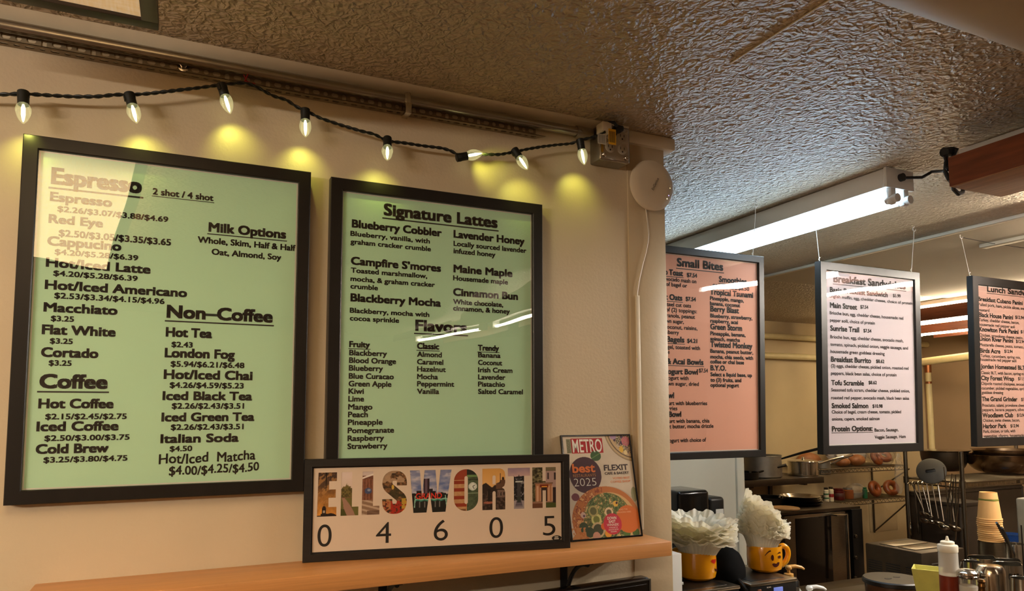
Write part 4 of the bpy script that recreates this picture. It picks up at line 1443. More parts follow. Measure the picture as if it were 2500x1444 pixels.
for ch_, a, bb in lets:
    W_, H_ = bb - a, lz1 - lz0
    if ch_ == 'S':
        c = smooth_poly([(a + x * W_, lz0 + y * H_) for x, y in BL['S']])
        hw = .0104
        Lf, Rt = [], []
        for i, p in enumerate(c):
            p0, p1 = c[max(i - 1, 0)], c[min(i + 1, len(c) - 1)]
            tx, tz = p1[0] - p0[0], p1[1] - p0[1]
            n_ = math.hypot(tx, tz)
            if i in (0, len(c) - 1):
                tx, tz = 0, (1 if i == 0 else 1)
                n_ = 1
            nx, nz = -tz / n_, tx / n_
            Lf.append((p[0] + nx * hw, p[1] + nz * hw))
            Rt.append((p[0] - nx * hw, p[1] - nz * hw))
        loops.append(Lf + Rt[::-1])
    else:
        for lp in BL[ch_]:
            loops.append([(a + x * W_, lz0 + y * H_) for x, y in lp])
vs, fs = fill2d(loops)
q = MB()
bv = [q.bm.verts.new((x, .0070, y)) for x, y, _ in vs]
for f in fs:
    q.bm.faces.new([bv[i] for i in f])
q.build('sign_sheet', m_signpaper, t, local=True, fixn=False)


def paint(ch_, idx, W_, H_):
    A = Art(W_, H_, .0007)
    u, v = A.u, A.v
    n1 = fbm(u * 4, v * 9, idx * 7)
    n2 = fbm(u * 12, v * 26, idx * 7 + 3)
    if idx == 0:
        A.mix((v + (n1 - .5) * .5) * 1.1, (222, 150, 58), (66, 46, 34))
        A.fill(((fbm(u * 3 + v * 3, v * 10 - u * 4, 11)) > .56) & (v > .3), (176, 128, 72), .7)
        A.fill((v < .03) | ((np.abs(u - .36) < .17) & (v < .07)) | ((np.abs(u - .36) < .11) & (v < .17)) | (((u - .36) / .10) ** 2 + ((v - .17) / .07) ** 2 < 1) | ((np.abs(u - .36) < .012) & (v < .29)) | ((u > .5) & (v < .075 - (u - .7) ** 2 * .6)), (30, 14, 10))
        A.fill((np.abs(np.abs(u - .36) - .035) < .018) & (v > .085) & (v < .14), (205, 190, 170))
    elif idx == 1:
        A.mix(v * 1.2 - .1 + (n1 - .5) * .2, (196, 176, 150), (222, 204, 196))
        A.fill((v < .72 + .1 * np.sin(u * 7) - np.abs(u - .55) * .3 + (n2 - .5) * .2) & (v > .38), (112, 98, 50))
        A.fill((v < .6 + (n2 - .5) * .3) & (v > .40) & (n2 > .48), (70, 64, 30), .8)
        A.fill((v <= .42) & (v > .36), (120, 86, 62))
        A.fill(v <= .40, (104, 100, 48))
        pth = np.abs(u - (.15 + (.40 - v) * 1.6 * (.5 + v))) < (.08 + (.4 - v) * .65)
        A.fill((v <= .40) & pth, (158, 122, 104))
        A.fill((v < .16) & (u < .36 - v), (70, 72, 24))
    elif idx == 2:
        A.fill(np.ones_like(u) > 0, (120, 74, 52))
        A.fill((n2 > .5), (92, 54, 38), .6)
        A.fill(v > .90, (206, 190, 184))
        A.fill((np.abs(v - (.84 + u * .14)) < .02), (232, 222, 214))
        A.fill((np.abs(((u * 6) % 1) - .5) < .12) & (v > .34) & (v < .82), (150, 104, 80), .8)
        A.fill(((u - .36) / .2) ** 2 + ((v - .55) / .07) ** 2 < 1, (66, 78, 112))
        A.fill(((u - .40) / .09) ** 2 + ((v - .57) / .03) ** 2 < 1, (150, 160, 180), .8)
        A.fill(v < .34, (140, 112, 90))
        A.fill((v < .34) & (((v + u * .12) * 9) % 1 < .4), (186, 162, 140))
        A.fill((v < .1) & (u > .3), (92, 66, 50), .7)
    elif idx == 3:
        A.mix(n2 * 1.6 - .3, (40, 28, 18), (150, 106, 66))
        A.fill((v > .72) & (n1 > .5), (186, 156, 126), .8)
        A.fill((v > .3) & (v < .62) & (n1 < .55), (50, 48, 24), .7)
        A.fill((v < .30) & (n2 > .42), (170, 36, 18), .9)
        A.fill((v < .36) & (u > .78) & (n1 > .4), (196, 160, 56), .9)
        A.fill((v < .34) & (u < .35) & (n2 > .5), (176, 130, 84), .9)
        A.fill(((u - .43) / .05) ** 2 + ((v - .62) / .06) ** 2 < 1, (206, 170, 70))
    elif idx == 4:
        A.mix(n1 * 1.9 - .5, (98, 116, 166), (206, 198, 204))
        A.fill((v > .86) & (n1 < .6), (112, 120, 160), .5)
        A.fill((v < .52) & (u > .16) & (u < .30), (28, 22, 24))
        A.fill((u > .33) & (u < .47) & (v < .80), (44, 26, 36))
        A.fill((u > .36) & (u < .42) & (v < .80), (96, 76, 90))
        A.fill((u > .47) & (u < .62) & (v < .56 - (u > .55) * .06), (26, 22, 26))
        A.fill((v < .44 + (n2 - .5) * .1), (24, 26, 22))
        A.fill((np.abs(v - .295 - .01 * np.sin(u * 40)) < .022) & (u > .12) & (u < .90), (60, 130, 110))
        A.fill((np.abs(v - .315 - .008 * np.sin(u * 40)) < .008) & (u > .14) & (u < .90), (170, 216, 196))
        for cx in (.13, .86):
            A.fill((np.abs(u - cx - (v - .3) * (.06 if cx < .5 else -.12)) < .010) & (v > .12) & (v < .40), (150, 200, 180))
        for cx in (.24, .36, .61, .71):
            A.fill((np.abs(u - cx) < .012) & (v < .26) & (v > .12), (120, 116, 112))
    elif idx == 5:
        A.mix(n2, (176, 128, 84), (200, 158, 112))
        st = ((v * 5.6 + .4) % 1) < .46
        A.fill(st & (u < .52), (146, 54, 30))
        A.fill((v > .74) & (u < .53), (150, 62, 38))
        A.mix(n2, (50, 62, 44), (96, 112, 82), mask=u > .53)
        A.fill((u > .53) & (v > .80) & (v < .85), (104, 140, 84))
        A.fill((u > .53) & (v > .86), (34, 40, 34))
        A.fill((u > .53) & (np.abs(v - .74) < .012), (24, 30, 24))
        A.fill((u > .53) & (np.abs(v - .42) < .008), (140, 160, 130))
        A.fill(((u - .77) / .19) ** 2 + ((v - .58) / .108) ** 2 < 1, (76, 96, 76))
        A.fill(((u - .77) / .17) ** 2 + ((v - .58) / .095) ** 2 < 1, (214, 222, 214))
        ar_ = np.arctan2((v - .58) * 1.75, u - .77)
        rr_ = np.hypot((u - .77) / .17, (v - .58) / .095)
        A.fill((rr_ > .72) & (rr_ < .86) & (np.abs(((ar_ / (2 * PI) * 12) % 1) - .5) > .36), (60, 60, 60))
        A.fill((np.abs((u - .77) * .8 + (v - .58) * .8) < .012) & (u >= .76) & (v < .59) & (rr_ < .75), (20, 20, 20))
        A.fill((np.abs((v - .58) - (u - .77) * .35) < .010) & (u >= .77) & (rr_ < .6), (20, 20, 20))
        A.fill((v < .05) & (u < .5), (120, 80, 50))
    elif idx == 6:
        A.mix(v * 1.6 - .6, (232, 184, 120), (214, 160, 84))
        A.fill(v < .60 + .05 * np.sin(u * 11) + (n2 - .5) * .05, (44, 32, 26))
        A.fill((np.abs(u - .78) < .012 * (1 + (.9 - v) * 3)) & (v < .88), (44, 32, 28))
        A.fill((u > .60) & (v < .64) & (v > .50), (100, 72, 54))
        A.fill(((u - .9) / .05) ** 2 + ((v - .74) / .05) ** 2 < 1, (44, 32, 28))
        A.fill((np.abs(u - .9) < .1) & (v < .72) & (v > .62), (96, 66, 48))
        A.fill((u > .66) & (u < .98) & (v > .30) & (v < .48), (116, 96, 86))
        A.fill((np.abs(((u * 8) % 1) - .5) < .2) & (u > .7) & (v > .34) & (v < .42), (40, 30, 28))
        A.fill((v < .45) & (n2 > .55), (120, 96, 84), .5)
        A.fill(((u - .28) / .22) ** 2 + ((v - .18) / .03) ** 2 < 1, (160, 98, 78))
        A.fill((np.abs(u - .3) < .06) & (v > .2) & (v < .5), (22, 18, 16))
    elif idx == 7:
        A.mix((v - .78) * 5 + (n1 - .5) * .5, (196, 164, 160), (150, 130, 148))
        A.fill(v < .79 + (n2 - .5) * .05, (22, 22, 26))
        A.fill((v < .76) & (n2 > .62), (150, 146, 150), .8)
        A.fill((np.abs(u - .5) < .09) & (v < .76) & (v > .15), (60, 58, 60))
        A.fill((np.abs(u - .5) < .16 * (.84 - v) * 3) & (v > .74) & (v < .84), (34, 30, 34))
        A.fill((np.abs(u - .5) < .15) & (np.abs(v - .66) < .015), (190, 196, 190))
        A.fill(v < .22 - np.abs(u - .5) * .1, (166, 156, 162), .9)
        A.fill((np.abs(u - .5) < .10 + (.2 - v) * .5) & (v < .2) & (v > .04) & (((v * 40) % 1) < .55), (44, 40, 66))
        A.fill((np.abs(u - .5) < .08) & (v < .3) & (v > .16), (50, 54, 50))
    else:
        A.mix(n2 * 2 - .6, (40, 36, 20), (140, 134, 96))
        A.fill((u > .56), (176, 150, 146))
        A.fill((u > .56) & (v > .90), (120, 110, 84))
        A.fill((np.abs(u - .67) < .03) & (v > .70) & (v < .86), (70, 56, 60))
        A.fill((np.abs(u - .97) < .05) & (v > .68) & (v < .86), (60, 48, 50))
        A.fill((u > .10) & (u < .88) & (v < .62) & (v > .585), (128, 98, 80))
        A.fill((u > .14) & (u < .84) & (v <= .585) & (v > .16), (172, 120, 84))
        A.fill((np.abs(((u * 6.5) % 1) - .5) < .22) & (u > .12) & (u < .86) & (v < .54) & (v > .16), (204, 164, 136))
        A.fill((u > .32) & (u < .68) & (v < .57) & (v > .5), (120, 40, 18))
        A.fill((u > .40) & (u < .62) & (v < .535) & (v > .505), (236, 170, 60))
        A.fill((u > .38) & (u < .62) & (v < .5) & (v > .16), (56, 38, 34))
        A.fill(v < .16, (150, 112, 92))
        A.fill((v < .13) & (u > .55), (74, 84, 40))
        A.fill((v < .12) & (u < .45), (104, 66, 44))
        A.fill((u > .86) & (v < .5) & (v > .12), (50, 36, 40))
    return A


arts = []
for i, (ch_, a, bb) in enumerate(lets):
    arts.append((paint(ch_, i, bb - a, lz1 - lz0), a - .0005, bb + .0005, lz0 - .0005, lz1 + .0005, .0076))
art_mesh(arts, 'photo_print', m_art, t)
for ch_, a, bb, z0, z1 in (('0', -.2554, -.2277, .0291, .0727), ('4', -.1390, -.1079, .0298, .0722), ('6', -.0188, .0112, .0295, .0722), ('0', .1015, .1318, .0291, .0727), ('5', .2225, .2510, .0288, .0708)):
    bm = bmesh.new()
    put_text(bm, ch_, a, z0, bb - a, z1 - z0, .0066, bold=-.004, res=12)
    me = bpy.data.meshes.new('digit')
    bm.to_mesh(me)
    bm.free()
    me.materials.append(m_ink)
    o = bpy.data.objects.new('digit', me)
    COL.objects.link(o)
    o.parent = t
bm = bmesh.new()
vs_ = [bm.verts.new(Vector((.2537 + .0112 * math.cos(2 * PI * k / 28), .0064, .0224 + .0054 * math.sin(2 * PI * k / 28)))) for k in range(28)]
bm.faces.new(vs_)
me = bpy.data.meshes.new('oval_badge')
bm.to_mesh(me)
bm.free()
me.materials.append(m_ink)
o = bpy.data.objects.new('oval_badge', me)
COL.objects.link(o)
o.parent = t
q = MB()
for k in range(2):
    for j in range(4 + k):
        q.box(.2537 - .0045 - k * .001 + j * .0022, .2537 - .0030 - k * .001 + j * .0022, .0061, .0063, .0232 - k * .0038, .0258 - k * .0038)
q.build('oval_print', m_paperedge, t, local=True)
# the red GRAND marquee letters inside the W
bm = bmesh.new()
put_text(bm, 'GRAND', -.0575, .1175, .056, .0115, .0074, bold=.025)
me = bpy.data.meshes.new('marquee_print')
bm.to_mesh(me)
bm.free()
me.materials.append(pm('red_print', (206, 52, 34), 0.5))
o = bpy.data.objects.new('marquee_print', me)
COL.objects.link(o)
o.parent = t

# ================================================================== MAGAZINE COVER IN A BLACK-EDGED STAND
wM, hM = .1935, .2482
lean = .205
t = thing('magazine_stand', 'restaurant magazine cover in a black-edged display stand leaning on the shelf end', 'magazine display', (.8225 + wM / 2, -.0585, ZSH + .0006), (-lean, 0, math.radians(-1.7)))
q = MB()
rect_profile(q.bm, wM, hM, [(0, .006), (0, -.001), (.0035, -.001), (.0035, .0015), (.006, .002), (.006, .006)])
q.build('stand_frame', m_gloss, t, local=True)
aw0, aw1, az0, az1 = -wM / 2 + .0035, wM / 2 - .0035, .0038, hM - .0032
A = Art(aw1 - aw0, az1 - az0, .0008)
X = aw0 + A.u * (aw1 - aw0)
Zz = az0 + A.v * (az1 - az0)
n1 = fbm(X * 40, Zz * 40, 3)
n2 = fbm(X * 170, Zz * 170, 9)
n3 = fbm(X * 420, Zz * 420, 14)
A.mix(n1, (196, 182, 160), (214, 200, 178))


def disc(cx, cz, r, rz=None):
    return ((X - cx) / r) ** 2 + ((Zz - cz) / (rz or r)) ** 2 < 1


A.fill(disc(.105, .262, .082), (150, 128, 96))
A.fill(disc(.105, .262, .079), (190, 164, 122))
A.fill(disc(.105, .262, .074), (104, 84, 58))
A.fill(disc(.105, .262, .071), (196, 168, 126))
fl = disc(.105, .262, .064)
A.fill(fl & (n2 > .52), (70, 66, 30))
A.fill(fl & (n2 < .38), (70, 46, 70))
A.fill(fl & (n2 > .66), (190, 176, 150))
A.fill(disc(.083, .231, .012) & (n3 > .3), (196, 112, 118))
A.fill(disc(.068, .211, .006, .008), (222, 180, 60))
A.fill(disc(.079, .203, .005, .006), (226, 206, 150))
A.fill(disc(.048, .242, .009, .006), (170, 140, 170))
A.fill((X > -.0707) & (X < .0161) & (Zz > .2036) & (Zz < .2396), (168, 22, 26))
A.fill((X > -.0836) & (X < -.0707) & (Zz > .2045) & (Zz < .2392), (140, 136, 104))
A.fill(disc(-.0065, .1965, .0145, .0125), (52, 84, 36))
A.fill(disc(-.0065, .1965, .0145, .0125) & (np.abs(Zz - .1965 - (X + .0065) * .5) < .0012), (96, 128, 66))
A.fill(disc(-.0400, .1515, .0432), (66, 28, 38))
A.fill(disc(-.0735, .1005, .0105, .009), (112, 52, 62))
A.fill(disc(.088, .100, .008, .018), (96, 104, 56), .6)
bc_, bz_ = .0040, .0440
A.fill(disc(bc_ + .004, bz_ - .002, .095, .081), (150, 128, 100), .35)
A.fill(disc(bc_, bz_, .0925, .0785), (186, 112, 52))
A.fill(disc(bc_, bz_, .0925, .0785) & (n2 > .5) & (X < .0), (140, 66, 30))
A.fill(disc(bc_, bz_, .0925, .0785) & (n2 > .62) & (X < -.02), (214, 158, 96))
A.fill(disc(bc_ + .010, bz_ - .004, .073, .068), (206, 170, 112))
sal = disc(bc_ + .004, bz_, .066, .063)
A.fill(sal & (n2 > .36), (112, 104, 52))
A.fill(sal & (n2 > .54), (64, 82, 34))
A.fill(sal & (n3 > .66), (150, 152, 92))
A.fill(sal & (n2 < .26), (196, 164, 112))
st = sal & (np.abs(np.sin((X * 300 + np.sin(Zz * 120) * 3))) > .93) & (Zz > .05)
A.fill(st, (92, 122, 60), .9)
for cx, cz, r, r2, co, ci in ((-.024, .046, .0135, .0085, (196, 196, 120), (108, 116, 44)), (.012, .061, .0115, .007, (214, 190, 150), (92, 84, 50)), (-.022, .022, .018, .0135, (188, 166, 124), (58, 62, 32)), (-.030, .066, .013, .009, (170, 158, 96), (96, 96, 48))):
    A.fill(disc(cx, cz, r), co)
    A.fill(disc(cx, cz, r2), ci)
for cx, cz, r, co in ((.033, .080, .007, (222, 176, 70)), (.036, .082, .003, (60, 20, 40)), (-.006, .029, .008, (206, 98, 34)), (.004, .012, .009, (218, 150, 40)), (-.058, .058, .007, (206, 176, 160)), (-.056, .056, .003, (90, 60, 80)), (-.06, .030, .012, (50, 66, 30)), (-.045, .018, .012, (46, 60, 28)), (.055, .010, .010, (80, 110, 40)), (.08, .010, .010, (70, 100, 36)), (-.028, .008, .010, (190, 140, 120))):
    A.fill(disc(cx, cz, r), co)
A.fill((X < -.055) & (Zz < .03) & (n2 > .45), (196, 132, 72))
A.fill(disc(.0630, .0425, .0325), (206, 108, 36))
A.fill(disc(.0185, .0335, .0248), (190, 42, 62))
art_mesh([(A, aw0, aw1, az0, az1, .0014)], 'cover_print', m_art, t)
inkm = {'white': m_paperedge, 'dark': pm('maroon_ink', (44, 16, 24), 0.5), 'orange': pm('orange_ink', (222, 116, 44), 0.5), 'tan': pm('tan_ink', (190, 130, 74), 0.5), 'green': pm('olive_ink', (96, 96, 70), 0.5)}
rows = {
    'white': [('METRO', -.0675, .2062, .081, .0308, .012, 0), ('2025', -.0735, .1255, .060, .0185, -.016, 0),
              ('DOWN', .0055, .0440, .0245, .0062, .02, 0), ('EAST', .0085, .0362, .0185, .0062, .02, 0), ('WINNER!', .0025, .0285, .032, .0060, .0, 0),
              ('VOTED BEST BY', .0070, .0235, .024, .0028, 0, 0), ('BANGOR METRO', .0055, .0188, .027, .0028, 0, 0), ('READERS', .0110, .0142, .016, .0028, 0, 0)],
    'dark': [('FLEXIT', .0125, .1602, .0675, .0132, .022, 0), ('CAFE & BAKERY', .0130, .1500, .0680, .0062, .02, 0)],
    'orange': [('best', -.0745, .1580, .062, .0200, .03, 0), ('VOTED BEST', .0330, .1382, .0485, .0050, .005, 0), ('COFFEE SHOP', .0262, .1298, .0555, .0050, .005, 0)],
    'tan': [('RESTAURANTS', -.0740, .1472, .0615, .0068, 0, 0)],
}
rows['white2'] = [('READ THE', .0400, .0640, .024, .0036, 0, 0), ('MAGAZINE HERE!', .0330, .0575, .040, .0036, 0, 0)]
inkm['white2'] = pm('peach_ink', (236, 190, 140), 0.5)
for k_, rw in rows.items():
    bm = bmesh.new()
    for txt, u_, v_, w_, c_, bo, un in rw:
        put_text(bm, txt, u_, v_, w_, c_, .0010, bold=bo)
    if k_ == 'tan':
        pass
    me = bpy.data.meshes.new('lettering')
    bm.to_mesh(me)
    bm.free()
    me.materials.append(inkm[k_])
    o = bpy.data.objects.new('lettering', me)
    COL.objects.link(o)
    o.parent = t
bm = bmesh.new()
Mt = Matrix.Translation((-.0735, 0, .2060)) @ R3('Y', -PI / 2)
put_text(bm, 'BANGOR', 0, 0, .031, .0085, .0010, bold=.0, M=Mt)
me = bpy.data.meshes.new('lettering')
bm.to_mesh(me)
bm.free()
me.materials.append(inkm['green'])
o = bpy.data.objects.new('lettering', me)
COL.objects.link(o)
o.parent = t
MB().box(aw0, aw1, .0016, .003, az0, az1).build('cover_backing', m_paperedge, t, local=True)
# ================================================================== KITCHEN
m_alu = pm('dull_aluminium', (170, 166, 156), 0.42, 0.9, var=0.08, scale=30)
m_ss = pm('brushed_stainless', (150, 140, 124), 0.3, 1.0, var=0.1, scale=30, stretch=(1, 1, 12))
m_ssd = pm('worn_stainless', (86, 74, 60), 0.4, 0.85, var=0.15, scale=12)
m_pan = pm('dark_pan_steel', (46, 43, 40), 0.35, 0.8, var=0.2)
m_cream = pm('cream_pipe_paint', (216, 200, 150), 0.4, var=0.04)
m_blackp = pm('black_plastic', (9, 9, 9), 0.38, var=0.08)
m_yellow = pm('yellow_mug_glaze', (226, 152, 14), 0.18, var=0.05, scale=8, coat=.4)
m_filter = pm('white_filter_paper', (250, 248, 238), 0.75, var=0.02, scale=60, bump=.0003, bscale=300)
_nt = m_filter.node_tree      # thin paper lets light through
_tl = _nt.nodes.new('ShaderNodeBsdfTranslucent')
_tl.inputs[0].default_value = (.95, .90, .72, 1)
_mx = _nt.nodes.new('ShaderNodeMixShader')
_mx.inputs[0].default_value = .42
_nt.links.new(_nt.nodes['Principled BSDF'].outputs[0], _mx.inputs[1])
_nt.links.new(_tl.outputs[0], _mx.inputs[2])
_nt.links.new(_mx.outputs[0], _nt.nodes['Material Output'].inputs[0])
m_tan = pm('tan_paper_cup', (226, 178, 112), 0.6, var=0.03)
m_bread = pm('baked_crust', (146, 90, 46), 0.5, var=0.25, scale=30, bump=.001, bscale=60)
m_bag = clear_mat('crinkled_clear_bag', (.96, .94, .90), 1.5, 0.12, haze=.10)
m_paper = pm('white_paper_bag', (214, 206, 190), 0.6, var=0.05, scale=20, bump=.004, bscale=22)


# ---- pipes on the back wall
def pipe(label, a, b, r, mat=None, grp='cream pipes on the kitchen walls', collars=True):
    a, b = Vector(a), Vector(b)
    t = thing('wall_pipe', label, 'pipe', a, group=grp)
    MB().tube([a, b], r, 16).build('pipe_run', mat or m_cream, t)
    return t


Yp = YB - .05
a = onY(1800, 812, Yp)
b = onY(2300, 848, Yp)
zz = onY(1932, 824, Yp).z
pipe('upper cream pipe running level along the kitchen back wall', (a.x, Yp, zz), (b.x + .5, Yp, zz), .024)
zz2 = onY(1932, 871, Yp).z
pipe('lower cream pipe running level along the kitchen back wall', (a.x, Yp, zz2), (b.x - .1, Yp, zz2), .026)
p1 = onY(2251, 885, YB - .35)
p2 = onX(2372, 868, p1.x + .06)
pipe('thick cream pipe sloping out over the pots near the lunch menu', (p1.x, YB - .06, onX(2240, 889, p1.x).z), onY(2385, 868, 1.75), .030)
zt = onY(2262, 905, Yp).z
xv = onY(2266, 905, Yp).x
pipe('upright cream pipe with a copper joint behind the pots', (xv, Yp, 0.2), (xv, Yp, zt + .04), .026)
q = MB()
q.tube([(xv, Yp, zt - .02), (xv, Yp, zt + .055)], .031, 16)
q.tube([(xv, Yp, zt - .12), (xv, Yp, zt - .10)], .029, 16)
q2 = q.build('copper_joint', pm('dull_copper', (150, 96, 60), 0.4, .8), [o for o in COL.objects if o.get('label', '').startswith('upright cream pipe')][0])
xv2 = onY(2318, 950, Yp).x
pipe('narrow upright cream pipe beside the jointed one', (xv2, Yp + .02, 0.2), (xv2, Yp + .02, zt + .06), .016)
# junction plate and boxes on the back wall
q = MB()
pa = onY(2273, 868, YB - .02)
q.box(pa.x, pa.x + .20, YB - .03, YB, pa.z - .10, pa.z + .02, .004)
tag(q.build('junction_plate', m_kwall), 'painted junction plate on the back wall above the upright pipes', 'plate')
q = MB()
pa = onY(2340, 925, YB - .02)
q.box(pa.x, pa.x + .9, YB - .10, YB, pa.z - .04, pa.z + .05, .004)
tag(q.build('wall_duct', m_kwall), 'painted duct on the back wall partly behind the lunch menu', 'duct')

# ---- dispensers on the partition
pl = onY(1656, 1201, 1.05)
pr = onY(1733, 1197, 1.05)
q = MB()
q.box(pl.x, pr.x, 1.05, 1.2495, pl.z - .36, pl.z, .018, seg=4)
tag(q.build('towel_dispenser', m_gloss), 'glossy black towel dispenser on the white partition behind the coffee filters', 'dispenser')
pl = onY(1734, 1218, 1.12)
pr = onY(1772, 1218, 1.12)
t = thing('soap_dispenser', 'small black soap dispenser with a white label beside the towel dispenser', 'dispenser', ((pl.x + pr.x) / 2 + .005, 1.25, pl.z - .2))
MB().box(pl.x + .004, pr.x + .004, 1.13, 1.2495, pl.z - .2, pl.z + .002, .016, seg=4).build('dispenser_body', m_blackp, t)
lb = onY(1757, 1247, 1.128)
MB().box(lb.x - .022, lb.x + .022, 1.1275, 1.131, lb.z - .02, lb.z + .006).build('paper_label', m_paperedge, t)

# ---- counter carrying the grinders and the barista jars
ZCT = .90
q = MB()
q.box(1.16, 3.6, -.42, .44, ZCT - .04, ZCT, .004)
tag(q.build('service_counter', m_ssd), 'steel service counter below the hanging menus', 'counter')
q = MB()
q.box(1.2, 3.55, -.36, .40, .0, ZCT - .04)
tag(q.build('counter_cabinet', m_blackp), 'dark cabinet under the service counter', 'cabinet')

# ---- two brewers with mugs on top
bt = atd(1805, 1430, 2.12)


def brewer(x0, x1, y0, y1, zt, label, screen):
    t = thing('coffee_grinder', label, 'grinder', ((x0 + x1) / 2, (y0 + y1) / 2, ZCT))
    MB().box(x0, x1, y0, y1, ZCT, zt - .006, .004).build('grinder_body', m_blackp, t)
    MB().box(x0 - .002, x1 + .002, y0 - .003, y1, zt - .010, zt, .003).build('steel_lid', m_ss, t)
    q = MB()
    q.box(x0 + .02, x1 - .03, y0 + .02, y1 - .02, zt - .001, zt + .0012, .0005)
    q.build('lid_inset', m_blackp, t)
    if screen:
        s0 = onY(1890, 1437, y0 - .002)
        MB().box(s0.x, s0.x + .035, y0 - .003, y0 + .001, s0.z - .03, s0.z + .001, .0005).build('blue_display', emit('lcd_blue', (.25, .32, .8), .35, (60, 70, 140)), t)
        s1 = onY(1850, 1441, y0 - .002)
        MB().box(s1.x, s1.x + .014, y0 - .003, y0 + .001, s1.z - .01, s1.z, .0005).build('orange_badge', pm('rust_badge', (110, 60, 36), .5), t)
        s2 = onY(1874, 1434, y0 - .002)
        bm = bmesh.new()
        put_text(bm, 'BUNN', s2.x - t.location.x - .004, s2.z - ZCT - .003, .016, .0035, y0 - .0035 - t.location.y, .01)
        me = bpy.data.meshes.new('maker_lettering')
        bm.to_mesh(me)
        bm.free()
        me.materials.append(m_paperedge)
        o = bpy.data.objects.new('maker_lettering', me)
        COL.objects.link(o)
        o.parent = t
    return t


brewer(bt.x - .26, bt.x, bt.y, bt.y + .20, bt.z, 'black grinder with a steel lid under the left yellow mug', False)
b2 = atd(1944, 1412, 2.22)
brewer(b2.x - .185, b2.x, b2.y, b2.y + .22, b2.z, 'black grinder with a blue display under the winking mug', True)


def mug(cx, cy, z, r, h, label, yaw, face, grp):
    t = thing('yellow_mug', label, 'mug', (cx, cy, z), (0, 0, yaw), grp)
    q = MB()
    prof = [(.0, .004), (r * .58, .002), (r * .62, 0), (r * .80, .004), (r * .93, h * .12), (r * .99, h * .3), (r, h * .6), (r * .98, h * .97), (r * .965, h), (r * .93, h * .985), (r * .92, h * .5), (r * .8, h * .12), (0, h * .08)]
    q.lathe(prof, 48, caps=(False, False))
    q.build('cup', m_yellow, t, local=True)
    # handle in the local +x direction
    pts = [(r * .93, 0, h * .88), (r * 1.18, 0, h * .93), (r * 1.42, 0, h * .80), (r * 1.46, 0, h * .56), (r * 1.30, 0, h * .33), (r * 1.0, 0, h * .18)]
    sp = smooth_poly([(p[0], p[2]) for p in pts], 5)
    MB().tube([(a, 0, b) for a, b in sp], [.0085 + .002 * abs(i / len(sp) - .5) for i in range(len(sp))], 12).build('handle', m_yellow, t, local=True)
    mk = pm('brown_glaze_print', (64, 22, 12), 0.3)
    rd = pm('red_glaze_print', (196, 36, 20), 0.3)

    def patch(name, shape, mat):
        """flat 2D outline (angle offset, height) wrapped on the mug wall"""
        bm = bmesh.new()
        vs = []
        for a, zf in shape:
            rr = r * (.998 if zf > .3 else .985) + .0012
            if zf > .6:
                rr = r * (1 - (zf - .6) * .05) + .0012
            vs.append(bm.verts.new((rr * math.cos(a), rr * math.sin(a), zf * h)))
        bm.faces.new(vs)
        bmesh.ops.triangulate(bm, faces=bm.faces)
        me = bpy.data.meshes.new(name)
        bm.to_mesh(me)
        bm.free()
        me.materials.append(mat)
        o = bpy.data.objects.new(name, me)
        COL.objects.link(o)
        o.parent = t

    def ell(ca, cz, ra, rz, n=20, a0=0, a1=360):
        return [(ca + ra * math.cos(math.radians(a0 + (a1 - a0) * k / n)), cz + rz * math.sin(math.radians(a0 + (a1 - a0) * k / n))) for k in range(n + (a1 - a0 < 360))]
    f = math.atan2(CAMP.y - cy, CAMP.x - cx) - yaw + face       # the side facing the viewer
    return t, patch, ell, f, mk, rd


m1 = atd(1703, 1424, 2.2)
m1 = Vector((m1.x, m1.y, bt.z))
r1 = .0585
t, patch, ell, f, mk, rd = mug(m1.x, m1.y, bt.z + .001, r1, .085, 'yellow mug with a red heart eye under the left pile of coffee filters', math.radians(120), .0, 'yellow face mugs')
patch('heart_eye', [(f + 1.02 + .24 * (16 * math.sin(a) ** 3) / 16, .72 + .10 * (13 * math.cos(a) - 5 * math.cos(2 * a) - 2 * math.cos(3 * a) - math.cos(4 * a)) / 16) for a in [2 * PI * k / 30 for k in range(30)]], rd)
patch('smile', [(f + 1.32 + .26 * math.cos(a), .46 - .12 * abs(math.sin(a))) for a in [PI + PI * k / 14 for k in range(15)]], mk)

b2c = atd(1868, 1405, 2.32)
r2 = .0555
t, patch, ell, f, mk, rd = mug(b2c.x, b2c.y, b2.z + .001, r2, .083, 'yellow winking face mug under the tilted pile of coffee filters', math.radians(-18), .0, 'yellow face mugs')
patch('open_eye', ell(f + .44, .62, .085, .115), mk)
patch('winking_eye', ell(f + .94, .63, .13, .055), mk)
patch('eyebrow', [(f + .02 + .34 * k / 10, .68 + .19 * math.sin(PI * .5 * k / 10) + .035) for k in range(11)] + [(f + .02 + .34 * k / 10, .68 + .17 * math.sin(PI * .5 * k / 10)) for k in range(10, -1, -1)], mk)
patch('wink_brow', [(f + .80 + .30 * k / 8, .77 + .05 * math.sin(PI * k / 8)) for k in range(9)] + [(f + .80 + .30 * k / 8, .745 + .03 * math.sin(PI * k / 8)) for k in range(8, -1, -1)], mk)
patch('smile', [(f + .66 + .25 * math.cos(a), .42 - .16 * abs(math.sin(a)) + .02 * math.cos(a)) for a in [PI + PI * k / 14 for k in range(15)]], mk)


